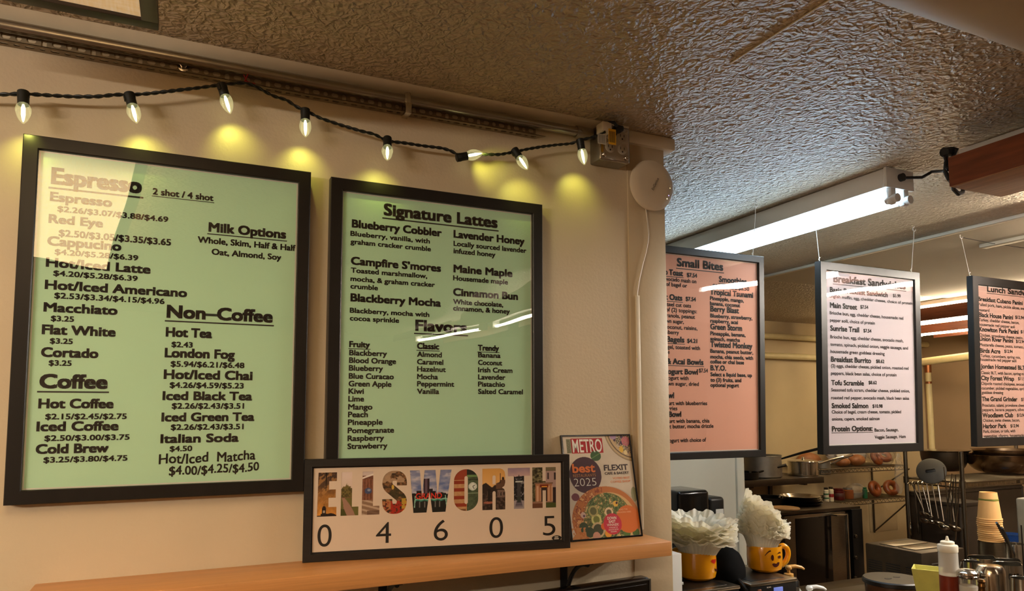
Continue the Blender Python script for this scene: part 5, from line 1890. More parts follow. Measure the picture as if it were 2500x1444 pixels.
def filters(cx, cy, z, n, r_top, r_base, hgt, label, grp, dz, tilt0, tilt1, axis, seed=1, top_open=1.0):
    """fluted paper filters piled in a mug, each a separate cup; the pile may fan open to one side"""
    rnd = random.Random(seed)
    ax = Vector((axis[0], axis[1], 0)).normalized()
    side = Vector((ax.y, -ax.x, 0))          # the low side of the fan
    for k in range(n):
        f_ = k / max(1, n - 1)
        ph, bl = rnd.random() * 6.28, rnd.random() * 6.28
        nf = 40
        seg = nf * 5
        tl = tilt0 + (tilt1 - tilt0) * f_
        rt = r_top * (1 + .03 * (rnd.random() - .5))
        hg = hgt * (1 + (.35 * top_open if k == n - 1 else .05 * rnd.random()))
        piv = Vector((0, 0, hg)) + side * r_top * .85
        M = Matrix.Translation(Vector((cx, cy, z + dz * k))) @ Matrix.Translation(piv) @ Matrix.Rotation(tl, 4, ax) @ Matrix.Translation(-piv)
        if tilt1 > .3:
            M = Matrix.Translation(Vector((cx, cy, z + dz * k))) @ Matrix.Translation(piv) @ Matrix.Rotation(tl, 4, ax) @ Matrix.Translation(-piv)
        nw = 13 + k % 4
        fl_ = .030 if k in (0, n - 1) else .010

        def fn(a, i, ph=ph, bl=bl, nw=nw, fl_=fl_):
            s = i / 9
            rim = max(0, (s - .45) / .55) ** 1.5
            return (1 + fl_ * s * math.cos(nf * a) + .028 * rim * math.cos(nw * a + ph) + .012 * rim * math.sin(5 * a + bl),
                    rim * (.0048 * math.sin(nw * a + ph) + .0045 * math.sin(4 * a + bl)) + .0012 * s * math.sin(nf * a))
        prof = []
        for i in range(10):
            s = i / 9
            prof.append((r_base + (rt - r_base) * (s ** .9 if k == n - 1 else .62 * s + .38 * s ** 3), hg * (s ** 1.12 if k == n - 1 else math.sin(s * PI / 2) ** 1.15)))
        q = MB()
        q.lathe(prof, seg, M=M, fn=fn, caps=(True, False))
        o = q.build('coffee_filter', m_filter, None, smooth=True, angle=70, fixn=False)
        tag(o, label, 'coffee filter', grp)


vd = Vector((b2c.x - CAMP.x, b2c.y - CAMP.y, 0)).normalized()
filters(m1.x + .006, m1.y, bt.z + .050, 8, .116, .042, .066, 'white fluted paper filter in the pile over the heart-eyed mug', 'coffee filters in the left pile', .0088, .03, .10, vd, 3, .2)
filters(b2c.x - .004, b2c.y + .002, b2.z + .050, 13, .083, .040, .062, 'white fluted paper filter in the tilted pile over the winking mug', 'coffee filters in the tilted pile', .0028, .10, .74, (vd.x * .9 - vd.y * .35, vd.y * .9 + vd.x * .35), 8, .5)

# black cap between the mugs
pc = atd(1778, 1398, 2.24)
t = thing('baseball_cap', 'black cap with a white-outlined patch propped between the two yellow mugs', 'cap', (pc.x, pc.y, bt.z))
M = Matrix.Translation(pc + Vector((0, .01, .006))) @ R3('Z', math.radians(28)) @ R3('X', math.radians(78)) @ R3('Y', math.radians(0))
q = MB()
q.lathe([(.073, -.03), (.075, -.015), (.074, .0), (.067, .024), (.052, .042), (.03, .052), (.002, .055)], 40, M=M, fn=lambda a, i: (1 + .015 * math.cos(6 * a), 0))
q.build('crown', pm('black_cotton', (5, 5, 6), 0.9, spec=.1, var=.15, scale=80), t)
q = MB()
q.lathe([(.0762, -.034), (.0775, -.030), (.0770, -.012), (.0755, -.010)], 40, M=M)
q.build('sweatband', m_blackp, t)
pts = [(.078 * math.cos(a), .078 * math.sin(a), -.022) for a in [math.radians(-52 + 5 * k) for k in range(12)]]
q = MB()
zlo, zhi = -.029, -.015
ol = [(math.radians(-32), zlo), (math.radians(6), zlo), (math.radians(6), zhi), (math.radians(-32), zhi)]
loopp = []
for i in range(4):
    a, b_ = ol[i], ol[(i + 1) % 4]
    for k in range(8):
        loopp.append(M @ Vector((.0785 * math.cos(a[0] + (b_[0] - a[0]) * k / 8), .0785 * math.sin(a[0] + (b_[0] - a[0]) * k / 8), a[1] + (b_[1] - a[1]) * k / 8)))
q.tube(loopp, .0007, 6, closed=True)
for k in range(7):
    a = math.radians(-27 + k * 4.6)
    q.tube([M @ Vector((.0785 * math.cos(a), .0785 * math.sin(a), zlo + .003)), M @ Vector((.0787 * math.cos(a + .02), .0787 * math.sin(a + .02), zhi - .003 - (k % 3) * .002)), M @ Vector((.0785 * math.cos(a + .04), .0785 * math.sin(a + .04), zlo + .004))], .0005, 5)
q.build('patch_outline', m_paperedge, t)
q = MB()
q.tube([atd(1800, 1415, 2.2), atd(1812, 1428, 2.17), atd(1825, 1444, 2.15), atd(1834, 1462, 2.15)], .007, 8)
q.build('strap', m_blackp, t)

# white card holder beside the wall end
ph = atd(1645, 1354, 1.98)
q = MB()
q.box(ph.x - .10, ph.x + .027, ph.y, ph.y + .06, ZCT, ph.z, .002)
t = thing('card_holder', 'white box half hidden behind the end of the menu wall', 'holder', (ph.x, ph.y, ZCT))
q.build('holder_body', m_white, t)
q = MB()
q.box(ph.x + .0265, ph.x + .034, ph.y + .01, ph.y + .03, ZCT, ph.z - .02, .002)
q.tube([(ph.x + .034, ph.y + .012, ph.z - .085), (ph.x + .038, ph.y + .010, ph.z - .085)], .004, 10)
q.build('side_rail', m_white, t)

# pump tops
m_tanp = pm('tan_pump_plastic', (212, 160, 84), 0.35)


def pump(x, y, d, label, mat, s=1.0):
    p = atd(x, y, d)
    t = thing('pump_bottle', label, 'bottle', (p.x, p.y, ZCT), group='pump bottles behind the grinders')
    q = MB()
    h = p.z - ZCT
    q.lathe([(.030, 0), (.034, .004), (.034, h * .55), (.026, h * .66), (.013, h * .7)], 24, loc=(p.x, p.y, ZCT))
    q.build('bottle_body', m_blackp, t)
    q = MB()
    q.lathe([(.016, h * .69), (.016, h * .78), (.0055, h * .80), (.0055, h - .006)], 18, loc=(p.x, p.y, ZCT))
    q.lathe([(.006, h - .012), (.011, h - .008), (.0115, h - .001), (.007, h + .004)], 18, loc=(p.x, p.y, ZCT))
    q.tube([p + Vector((0, 0, -.002)), p + Vector((.02 * s, -.010, .001)), p + Vector((.042 * s, -.018, -.004)), p + Vector((.05 * s, -.022, -.010))], [.0075, .0065, .0055, .004], 10)
    q.build('pump_head', mat, t)


pump(1925, 1384, 2.5, 'tan-topped pump bottle behind the blue-display grinder', m_tanp)
pump(1976, 1434, 2.35, 'white-topped pump bottle at the bottom of the view', m_white)
p = atd(1952, 1436, 2.3)
q = MB()
q.prism([(0, 0), (.03, -.04), (.0, -.06)], lambda a: Vector((p.x + a[0], p.y, p.z + a[1])), lambda a: Vector((p.x + a[0], p.y + .05, p.z + a[1])))
q.box(p.x - .002, p.x + .03, p.y, p.y + .05, ZCT, p.z - .055)
tag(q.build('paper_carton', m_white), 'corner of a white carton between the grinder and the white pump', 'carton')

# ---- steel wall shelf with pans
YS = 2.38
za = onY(1915, 1170, YS).z
xl, xr = onY(1790, 1172, YS).x, onY(2012, 1168, YS).x
q = MB()
q.box(xl, xr, YS, YB - .01, za - .045, za, .003)
tag(q.build('pan_shelf', m_ssd), 'steel wall shelf carrying the saucepans', 'shelf')
q = MB()
for fx in (.25, .85):
    x_ = xl + (xr - xl) * fx
    q = MB()
    q.box(x_ - .015, x_ + .015, YB - .02, YB, za - .3, za - .045)
    q.box(x_ - .012, x_ + .012, YS + .05, YB - .01, za - .06, za - .045)
    tag(q.build('shelf_bracket', m_ssd), 'steel bracket under the %s of the pan shelf' % ('left part' if fx < .5 else 'right end'), 'bracket', 'pan shelf brackets')


def saucepan(cx, cy, z, r, h, hang, hl, hup, label, mat, handle=None, lid=False, grp=None):
    t = thing('saucepan', label, 'pan', (cx, cy, z), group=grp)
    q = MB()
    q.lathe([(r * .94, 0), (r, .008), (r, h - .002), (r * 1.025, h), (r * 1.02, h + .002), (r * .98, h), (r * .97, .01), (0.0, .006)], 40, loc=(cx, cy, z), caps=(True, False))
    q.build('pan_body', mat, t)
    if lid:
        q = MB()
        q.lathe([(r * 1.0, h + .001), (r * .98, h + .006), (r * .6, h + .014), (.012, h + .018), (.010, h + .026), (.016, h + .032), (.0, h + .035)], 40, loc=(cx, cy, z), caps=(True, False))
        q.build('lid', mat, t)
    d = Vector((math.cos(hang), math.sin(hang), 0))
    P0 = Vector((cx, cy, z + h * .85)) + d * r * .99
    q = MB()
    q.tube([P0, P0 + d * .03 + Vector((0, 0, hup * .12)), P0 + d * hl * .5 + Vector((0, 0, hup * .55)), P0 + d * hl + Vector((0, 0, hup))], [.006, .0075, .009, .011], 10)
    for s in (-.012, .012):
        q.ball(P0 + d.cross(Vector((0, 0, 1))) * s - d * .002, .005, u=8, v=6)
    q.build('handle', handle or mat, t)
    return t


YPAN = YS + .15
c = onY(1962, 1168, YPAN)
saucepan(c.x, YPAN, za, .112, .105, math.radians(-28), .19, .05, 'polished lidded saucepan in the middle of the pan shelf', m_shiny, lid=True)
c2 = onY(1868, 1172, YPAN)
saucepan(c2.x + .01, YPAN + .06, za, .155, .16, math.radians(-50), .28, .085, 'large grey pot with a long black handle at the left of the pan shelf', m_alu, m_blackp)
c3 = onY(1835, 1178, YPAN - .05)
saucepan(c2.x - .225, YPAN - .03, za, .10, .05, math.radians(-12), .24, .05, 'dark frying pan in front of the large grey pot', m_pan, m_pan)
cc = onY(2030, 1125, 2.5)
# stack of skillet handles to the right of the lidded saucepan
c4 = onY(1996, 1150, YPAN + .1)
saucepan(c.x + .185, YPAN - .01, za, .062, .10, math.radians(-38), .16, .07, 'saucepan behind the lidded one, only its rim and raised handle showing', m_alu, m_shiny)
# long tan loaf behind the saucepan
lo = onY(1962, 1120, YB - .07)
q = MB().ball((lo.x + .05, YB - .072, za + .078), .13, .062, .078, u=24, v=14)
tag(q.build('bread_loaf', m_bread), 'tan bread loaf behind the lidded saucepan', 'bread')

# ---- wire wall shelves with bread and jars
m_chrome = pm('chrome_wire', (130, 122, 108), 0.3, 1.0, var=.06)
YW = 2.42
wx0, wx1 = onY(2004, 1147, YW).x, onY(2212, 1142, YW).x
zu = onY(2100, 1143, YW).z
zl = onY(2110, 1222, YW).z


def wire_shelf(z, label):
    t = thing('wire_shelf', label, 'shelf', ((wx0 + wx1) / 2, YW, z), group='chrome wire wall shelves')
    q = MB()
    q.tube([(wx0, YW, z), (wx1, YW, z)], .005, 8)
    q.tube([(wx0, YW, z - .03), (wx1, YW, z - .03)], .004, 8)
    q.tube([(wx0, YB - .02, z), (wx1, YB - .02, z)], .005, 8)
    q.tube([(wx0, YW, z), (wx0, YB - .02, z)], .005, 8)
    q.tube([(wx1, YW, z), (wx1, YB - .02, z)], .005, 8)
    n = 44
    zig = [(wx0 + (wx1 - wx0) * k / n, YW, z - (.003 if k % 2 else .027)) for k in range(n + 1)]
    q.tube(zig, .002, 5)
    q.build('shelf_rim', m_chrome, t)
    q = MB()
    for k in range(1, 40):
        x = wx0 + (wx1 - wx0) * k / 40
        q.tube([(x, YW, z + .003), (x, YB - .02, z + .003)], .0018, 5)
    q.build('shelf_wires', m_chrome, t)
    return t


wire_shelf(zu, 'upper chrome wire shelf under the breakfast menu loaded with bagged bread')
wire_shelf(zl, 'lower chrome wire shelf with jars and bagels')
xb = onY(2136, 1232, YB - .03).x
for nm, z in (('upper', zu), ('lower', zl)):
    q = MB()
    zb = z - .34 if nm == 'lower' else z - .26
    q.tube([(xb, YB - .015, z), (xb, YB - .015, zb)], .008, 8)
    q.tube([(xb, YB - .015, zb + .01), (xb + .02, YW + .03, z - .03)], .006, 8)
    tag(q.build('shelf_bracket', m_chrome), 'dark triangular bracket holding up the %s wire shelf' % nm, 'bracket', 'wire shelf brackets')
# bread and bagels
for i, (x, y, rx, rz, lab) in enumerate(((2057, 1138, .062, .034, 'round orange-brown roll at the left of the upper wire shelf'), (2092, 1134, .075, .045, 'long orange-brown roll in the middle of the upper wire shelf'))):
    c = onY(x, y, YW + .12)
    q = MB().ball((c.x, YW + .12, zu + .005 + rz), rx, .055, rz, u=24, v=14)
    tag(q.build('bread_roll', m_bread), lab, 'bread', 'rolls on the upper wire shelf')


def bagel(c, R_, r_, tilt, yaw, label, grp, dark=False):
    M = Matrix.Translation(c) @ R3('Z', yaw) @ R3('X', tilt)
    q = MB()
    n1_, n2_ = 28, 14
    rings = []
    for i in range(n1_):
        a = 2 * PI * i / n1_
        rings.append([q.bm.verts.new(M @ Vector(((R_ + r_ * math.cos(b)) * math.cos(a), (R_ + r_ * math.cos(b)) * math.sin(a), r_ * math.sin(b)))) for b in [2 * PI * j / n2_ for j in range(n2_)]])
    for i in range(n1_):
        for j in range(n2_):
            q.bm.faces.new((rings[i][j], rings[(i + 1) % n1_][j], rings[(i + 1) % n1_][(j + 1) % n2_], rings[i][(j + 1) % n2_]))
    tag(q.build('bagel', m_bagel), label, 'bagel', grp)


m_bagel = pm('glossy_bagel_crust', (128, 64, 26), 0.28, var=.3, scale=22, bump=.0012, bscale=50)
for (x, y, z, R_, r_, ti, ya_, lab) in ((2136, 1202, zl, .042, .024, 1.25, .1, 'left of the two glossy bagels standing on the lower wire shelf'), (2176, 1200, zl, .042, .024, 1.2, -.35, 'right of the two glossy bagels standing on the lower wire shelf'), (2140, 1124, zu, .040, .022, 1.1, .2, 'front bagel in the clear bag on the upper wire shelf'), (2158, 1114, zu, .040, .022, .8, -.4, 'upper bagel in the clear bag on the upper wire shelf')):
    c = onY(x, y, YW + .09)
    hz = (R_ * abs(math.sin(ti)) + r_)
    cz = max(z + hz + .004, c.z if z == zu else z + hz + .004)
    bagel(Vector((c.x, YW + .09, cz)), R_, r_, ti, ya_, lab, 'bagels on the wire shelves')


def bag(c, rx, ry, rz, label, seed, mat=None, grp='plastic bags on the wire shelves'):
    rnd = random.Random(seed)
    q = MB().ball((0, 0, 0), 1, u=30, v=20)
    ks = [(rnd.uniform(2, 7), rnd.uniform(2, 7), rnd.uniform(2, 7), rnd.uniform(0, 6)) for _ in range(6)]
    for v in q.bm.verts:
        d = 1 + .10 * sum(math.sin(k[0] * v.co.x * 1.5 + k[1] * v.co.y * 1.5 + k[2] * v.co.z * 1.5 + k[3]) for k in ks) / 2
        v.co = Vector((v.co.x * d * rx, v.co.y * d * ry, v.co.z * d * rz)) + Vector(c)
    o = q.build('plastic_bag' if mat is None else 'paper_bag', mat or m_bag, None, angle=25)
    tag(o, label, 'bag', grp if mat is None else None)


c = onY(2150, 1120, YW + .09)
bag((c.x, YW + .09, zu + .085), .13, .09, .078, 'clear bag wrapped round the bagels on the upper wire shelf', 4)
c = onY(2194, 1150, YW - .03)
bag((c.x, YW - .035, zu - .06), .045, .02, .15, 'loose end of a clear bag drooping over the right end of the upper wire shelf', 6)
c = onY(2090, 1200, YW + .1)
bag((c.x, YW + .10, zl + .062), .085, .06, .056, 'clear crinkled bag standing on the lower wire shelf', 9)
c = onY(2070, 1122, YW + .22)
bag((c.x, YW + .22, zu + .12), .20, .08, .11, 'white paper bag at the back of the upper wire shelf', 12, m_paper)


def jar(x, label, r, h, mat, capm, bands=(), yoff=.06, name='spice_jar'):
    c = onY(x, 1210, YW + yoff)
    t = thing(name, label, 'jar', (c.x, YW + yoff, zl + .005), group='jars on the lower wire shelf')
    MB().lathe([(r * .95, 0), (r, .004), (r, h * .80), (r * .7, h * .86)], 20, loc=(c.x, YW + yoff, zl + .005)).build('jar_body', mat, t)
    MB().lathe([(r * .78, h * .86), (r * .8, h * .87), (r * .8, h), (r * .7, h * 1.01)], 20, loc=(c.x, YW + yoff, zl + .005)).build('lid', capm, t)
    for z0, z1, m in bands:
        MB().lathe([(r * 1.012, h * z0), (r * 1.02, h * z0 + .001), (r * 1.02, h * z1), (r * 1.012, h * z1 + .001)], 20, loc=(c.x, YW + yoff, zl + .005), caps=(False, False)).build('label_band', m, t)


m_jw = pm('cream_label', (216, 204, 172), .5)
m_jr = pm('red_label', (146, 26, 22), .5)
m_jd = pm('dark_red_sauce', (88, 22, 18), .3)
m_gl = pm('green_label', (24, 92, 50), .5)
jar(2017, 'narrow cream spice jar, leftmost on the lower wire shelf', .019, .105, m_jw, m_chrome, [(.22, .30, m_gl), (.5, .58, m_gl)], .03)
jar(2029, 'narrow spice jar with a red band beside the leftmost one', .019, .108, m_jw, m_chrome, [(.30, .52, m_jr)], .03)
jar(2047, 'wide dark red jar on the lower wire shelf', .045, .085, m_jd, m_jd, [(.3, .6, pm('brown_label', (80, 44, 34), .5))], .08)
jar(2070, 'orange-brown tub right of the dark red jar', .042, .082, pm('orange_brown_tub', (150, 84, 42), .35), m_alu, [], .10)
jar(2112, 'small green bottle beside the bagels', .018, .085, m_gl, m_gl, [], .05)

# cover plate on the kitchen wall and small screws
p0, p1 = onY(2120, 1200, YB - .004), onY(2192, 1294, YB - .004)
q = MB().box(p0.x, p1.x, YB - .004, YB, p1.z, p0.z, .001)
tag(q.build('cover_plate', m_kwall), 'painted cover plate on the wall behind the wire shelf bracket', 'plate')

# ---- convection oven with round pans on top
YO = 1.75
zo = onY(1980, 1254, YO).z
ox0_, ox1_ = onY(1912, 1262, YO).x, onY(2062, 1254, YO).x
oxc = onY(2101, 1252, YO).x
t = thing('convection_oven', 'dark convection oven with a black window and upright handle behind the coffee counter', 'oven', ((ox0_ + oxc) / 2, YO + .3, 0))
q = MB()
q.box(ox0_, oxc - .005, YO + .03, YO + .62, .02, zo, .004)
q.box(ox0_ - .02, oxc, YO, YO + .62, zo - .001, zo + .02, .003)
q.build('oven_body', m_ssd, t)
wv0, wv1 = onY(1939, 1270, YO).x, onY(2026, 1260, YO).x
MB().box(ox0_ + .003, ox1_, YO - .006, YO + .03, .3, zo - .004, .004).build('door', m_ss, t)
MB().box(wv0, wv1, YO - .010, YO - .002, .34, zo - .022, .003).build('window', pm('black_oven_glass', (7, 6, 6), 0.12, coat=.2), t)
hxv = onY(2068, 1300, YO - .07).x
q = MB()
q.tube([(hxv, YO - .07, .5), (hxv, YO - .07, zo - .012)], .011, 12)
q.box(hxv - .085, hxv + .008, YO - .076, YO - .0, zo - .018, zo - .008, .002)
q.build('handle', m_shiny, t)
cp0 = onY(2076, 1250, YO).x
MB().box(cp0, oxc, YO - .012, YO + .03, .3, zo + .004, .003).build('control_panel', m_blackp, t)
for yv in (1310, 1362, 1412):
    p = onY(2087, yv, YO - .012)
    q = MB()
    q.lathe([(.012, 0), (.011, .012), (.009, .014)], 16, M=Matrix.Translation((p.x, YO - .012, p.z)) @ R3('X', PI / 2))
    q.build('knob', m_ssd, t)
for i, (y, r_) in enumerate(((1234, .135), (1229, .132), (1223, .13), (1217, .125))):
    c = onY(1954, 1232, YO + .22)
    z = zo + .021 + i * .013
    q = MB()
    q.lathe([(r_ * .85, 0), (r_ * .9, .002), (r_, .016), (r_ * 1.03, .017), (r_ * 1.0, .0185), (r_ * .88, .005), (0, .004)], 48, loc=(c.x, YO + .22, z), caps=(True, False))
    tag(q.build('round_pan', m_shiny if i > 0 else m_pan), ['lowest round steel pan in the stack on the oven', 'second round steel pan from the bottom of the stack on the oven', 'third round steel pan from the bottom of the stack on the oven', 'topmost round steel pan in the stack on the oven'][i], 'pan', 'round pans on the oven')
c = onY(1925, 1247, YO + .08)
q = MB()
q.lathe([(.088, 0), (.092, .003), (.092, .009), (.088, .012)], 40, loc=(c.x - .02, YO + .095, zo + .0205))
tag(q.build('wooden_board', pm('pale_wood_board', (206, 160, 104), .55, var=.12, scale=10, stretch=(1, 8, 1))), 'round pale wooden board on the front of the oven top', 'board')
c = onY(1885, 1224, YO + .3)
saucepan(c.x, YO + .34, zo + .0205, .12, .045, math.radians(185), .16, .03, 'flat black skillet left of the round pans on the oven', m_pan, m_pan)
# table under the oven's left
q = MB()
q.box(onY(1815, 1300, YO + .1).x, ox0_ - .03, YO + .1, YB - .05, .0, zo - .02, .003)
tag(q.build('steel_cabinet', m_ssd), 'dull steel cabinet left of the oven', 'cabinet')

# ---- double food warmer
pn = atd(2250, 1352, 3.0)
wxl = pn.x
ztop = pn.z
far = onX(2112, 1331, wxl)
rt = onY(2318, 1345, pn.y)
t = thing('food_warmer', 'boxy brown-steel countertop food warmer with louvred sides', 'food warmer', (wxl, pn.y, ztop - .32))
zb = ztop - .23
xr_ = rt.x + .10
MB().box(wxl, xr_, pn.y, far.y, zb, ztop, .005).build('warmer_body', m_ssd, t)
q = MB()
ln = far.y - pn.y
q.box(wxl + .03, xr_ - .03, pn.y + .05, pn.y + ln * .48, ztop - .001, ztop + .004, .002)
q.box(wxl + .03, xr_ - .03, pn.y + ln * .53, far.y - .05, ztop - .001, ztop + .004, .002)
q.build('pan_lids', m_ss, t)
for fy in (.15, .5, .82):
    for fz in (.18, .62):
        q = MB()
        for j in range(5):
            yc = pn.y + ln * fy
            z = ztop - .23 * fz - .03 - j * .010
            q.box(wxl - .0012, wxl + .001, yc - .035, yc + .035, z - .0022, z + .0022)
        q.build('louvre_panel', m_blackp, t)
q = MB()
for j in range(3):
    z = ztop - .05 - j * .012
    q.box(wxl + .06, wxl + .125, pn.y - .0015, pn.y + .001, z - .0022, z + .0022)
q.build('front_louvres', m_alu, t)
q = MB()
q.box(wxl - .30, xr_ + .5, max(pn.y - .05, .705), far.y + .25, zb - .05, zb, .004)
tag(q.build('steel_work_table', m_ssd), 'steel work table under the food warmer', 'table')
for k, (x_, y_) in enumerate(((wxl - .26, pn.y), (xr_ + .45, pn.y), (wxl - .26, far.y + .2), (xr_ + .45, far.y + .2))):
    pass
q = MB()
q.box(max(wxl - .26, 2.0), xr_ + .45, .72, far.y + .2, 0, zb - .05)
tag(q.build('base_cabinet', m_blackp), 'dark cabinet under the food warmer table', 'cabinet')

# ---- wire rack with bowls, utensils hanging on its left side
XR = onY(2350, 1180, 1.35).x
yn = 1.35
fp = onX(2213, 1175, XR)
yf = fp.y
zr = onY(2352, 1180, yn).z
t = thing('wire_rack', 'tall chrome wire rack holding bowls, with ladles hooked along its left rail', 'rack', (XR, yn, 0))


def post(x, y, ztop_):
    q = MB()
    q.tube([(x, y, 0), (x, y, ztop_)], .0125, 12)
    zz_ = .08
    while zz_ < ztop_ - .02:
        q.tube([(x, y, zz_), (x, y, zz_ + .004)], .0134, 12)
        zz_ += .05
    q.tube([(x, y, zr - .03), (x, y, zr + .012)], .018, 12)
    q.build('post', m_chrome, t)


ptop = onY(2346, 1104, yn).z
post(XR, yn, ptop)
post(XR, yf, ptop)
rp = onY(2369, 1160, 1.95)
post(XR + 1.2, yn, ptop)
post(XR + 1.2, yf, ptop)
q = MB()
for z in (zr, zr - .03):
    q.tube([(XR, yn, z), (XR + 1.2, yn, z)], .005, 8)
    q.tube([(XR, yf, z), (XR + 1.2, yf, z)], .005, 8)
    q.tube([(XR, yn, z), (XR, yf, z)], .005, 8)
n = 90
for k in range(n):
    x = XR + 1.2 * k / n
    q.tube([(x, yn - .002, zr - .03), (x, yn - .002, zr)], .0022, 5)
q.build('shelf_rim', m_chrome, t)
q = MB()
for k in range(1, 36):
    x = XR + 1.2 * k / 36
    q.tube([(x, yn, zr + .004), (x, yf, zr + .004)], .002, 5)
q.build('shelf_wires', m_chrome, t)
q = MB()
zr2 = zr - .52
for z in (zr2, zr2 - .03):
    q.tube([(XR, yn, z), (XR + 1.2, yn, z)], .005, 8)
    q.tube([(XR, yn, z), (XR, yf, z)], .005, 8)
    q.tube([(XR, yf, z), (XR + 1.2, yf, z)], .005, 8)
zig = [(XR + 1.2 * k / 60, yn, zr2 - (.003 if k % 2 else .027)) for k in range(61)]
q.tube(zig, .003, 5)
zig = [(XR, yn + (yf - yn) * k / 30, zr2 - (.003 if k % 2 else .027)) for k in range(31)]
q.tube(zig, .003, 5)
q.build('lower_shelf_rim', m_chrome, t)
q = MB()
for k in range(1, 36):
    x = XR + 1.2 * k / 36
    q.tube([(x, yn, zr2 + .004), (x, yf, zr2 + .004)], .002, 5)
q.build('lower_shelf_wires', m_chrome, t)

# storage bin inside the rack, and a box added to darken behind the ladles
for x0_, x1_, y0_, y1_, zt_, col_, lab in ((XR + .04, XR + .27, yn + .05, yn + .33, zr - .13, (62, 52, 42), 'dark brown storage bin on the lower rack shelf left of the paper cups'), (XR + .04, XR + 1.15, yn + .40, yf - .05, zr - .09, (74, 62, 48), 'wide brown box added deep on the lower rack shelf as dark backing for the ladles')):
    q = MB()
    q.box(x0_, x1_, y0_, y1_, zr2 + .0065, zt_ - .02, .012, seg=3)
    q.box(x0_ - .006, x1_ + .006, y0_ - .006, y1_ + .006, zt_ - .025, zt_, .006)
    tag(q.build('rack_box', pm('bin_plastic_%d' % col_[0], col_, .5)), lab, 'bin', 'storage bins on the rack')

# bowls on the rack
m_bowl = pm('mixing_bowl_steel', (150, 128, 104), 0.22, 1.0, var=.12, scale=10)


def bowl(x, y, Y, r, h, label, base=.45, mat=None, name='mixing_bowl', z=None):
    c = onY(x, y, Y)
    z = zr + .006 if z is None else z
    q = MB()
    prof = [(r * base, 0)] + [(r * (base + (1 - base) * math.sin(PI / 2 * k / 8) ** .9), h * (1 - math.cos(PI / 2 * k / 8))) for k in range(1, 9)]
    prof += [(r * 1.04, h + .001), (r * 1.04, h + .004), (r * .985, h + .002)] + [(r * .97 * (base + (1 - base) * math.sin(PI / 2 * k / 8) ** .9), .004 + h * (1 - math.cos(PI / 2 * k / 8))) for k in range(7, 0, -1)] + [(0, .004)]
    q.lathe(prof, 48, loc=(c.x, Y, z), caps=(True, False))
    return tag(q.build(name, mat or m_bowl), label, 'bowl')


bowl(2452, 1150, 1.66, .235, .125, 'wide steel mixing bowl on the rack at the right edge')
bowl(2462, 1150, 1.66, .215, .12, 'second steel mixing bowl nested in the wide one', z=zr + .045)
bowl(2307, 1150, 1.95, .155, .14, 'steel colander bowl on the rack behind the ladles', .5, m_ssd)
c = onY(2307, 1150, 1.95)
q = MB()
q.lathe([(.158, 0), (.175, .002), (.178, .006), (.16, .008), (.0, .012)], 44, loc=(c.x - .01, 1.95, zr + .151))
tag(q.build('round_tray', m_shiny), 'flat round steel tray lying on the colander bowl', 'tray')
c = onY(2465, 1116, 2.2)
q = MB()
q.box(c.x - .085, c.x + .085, 2.2, 2.22, zr + .006, c.z + .035, .015, seg=3)
tag(q.build('cutting_board', pm('green_plastic_board', (72, 88, 44), .5)), 'green plastic cutting board standing behind the mixing bowls', 'cutting board')
# grey lid hooked at the rack's corner
c = onX(2274, 1152, XR - .02)
t = thing('grey_bin_lid', 'large matte grey plastic lid with a dark handle slot leaning on the rack', 'lid', c)
M = Matrix.Translation(c) @ R3('Z', math.radians(-62)) @ R3('X', math.radians(68))
m_gp = pm('grey_lid_plastic', (62, 58, 50), .55)
q = MB()
q.lathe([(.080, 0), (.085, .003), (.085, .009), (.077, .014), (0, .016)], 48, M=M, fn=lambda a, i: (1.0 if abs(math.sin(a)) < .7 else 1.0 - .06 * (abs(math.sin(a)) - .7), 0))
q.build('lid_disc', m_gp, t)
q = MB()
q.box(-.030, .024, -.009, .009, .0155, .0185, .004, M=M @ R3('Z', math.radians(12)))
q.build('handle_slot', m_blackp, t)


# hanging utensils
def ladle(xt, yt, xb_, yb_, r, label, kind='ladle', mat=None, xoff=-.03):
    A = onX(xt, yt, XR + xoff)
    B = onX(xb_, yb_, XR + xoff - .01)
    t = thing('ladle' if kind == 'ladle' else kind, label, 'utensil', A, group='utensils hanging on the wire rack')
    mm = mat or m_ss
    d = (B - A).normalized()
    q = MB()
    q.tube([A + Vector((0.03, 0, -.012)), A + Vector((.028, 0, .004)), A + Vector((.012, 0, .008)), A, A + d * .02, A.lerp(B, .5), B - d * r * .8], [.003, .003, .003, .0035, .0045, .004, .0045], 8)
    q.build('handle', mm, t)
    q = MB()
    if kind == 'ladle':
        M = Matrix.Translation(B) @ R3('Z', .5) @ R3('X', math.radians(20))
        n = 8
        prof = [(r * math.sin(PI / 2 * k / n), -r * .8 * math.cos(PI / 2 * k / n)) for k in range(n + 1)] + [(r * .96, -.001)] + [(r * .93 * math.sin(PI / 2 * k / n), -r * .74 * math.cos(PI / 2 * k / n)) for k in range(n - 1, -1, -1)]
        q.lathe(prof, 24, M=M, caps=(False, False))
        q.build('ladle_bowl', mm, t)
    else:
        M = Matrix.Translation(B) @ R3('Z', .6)
        q.ball((0, 0, 0), r * .62, r * .22, r, u=18, v=10)
        q.bm.transform(M)
        q.build('spoon_head', mm, t)


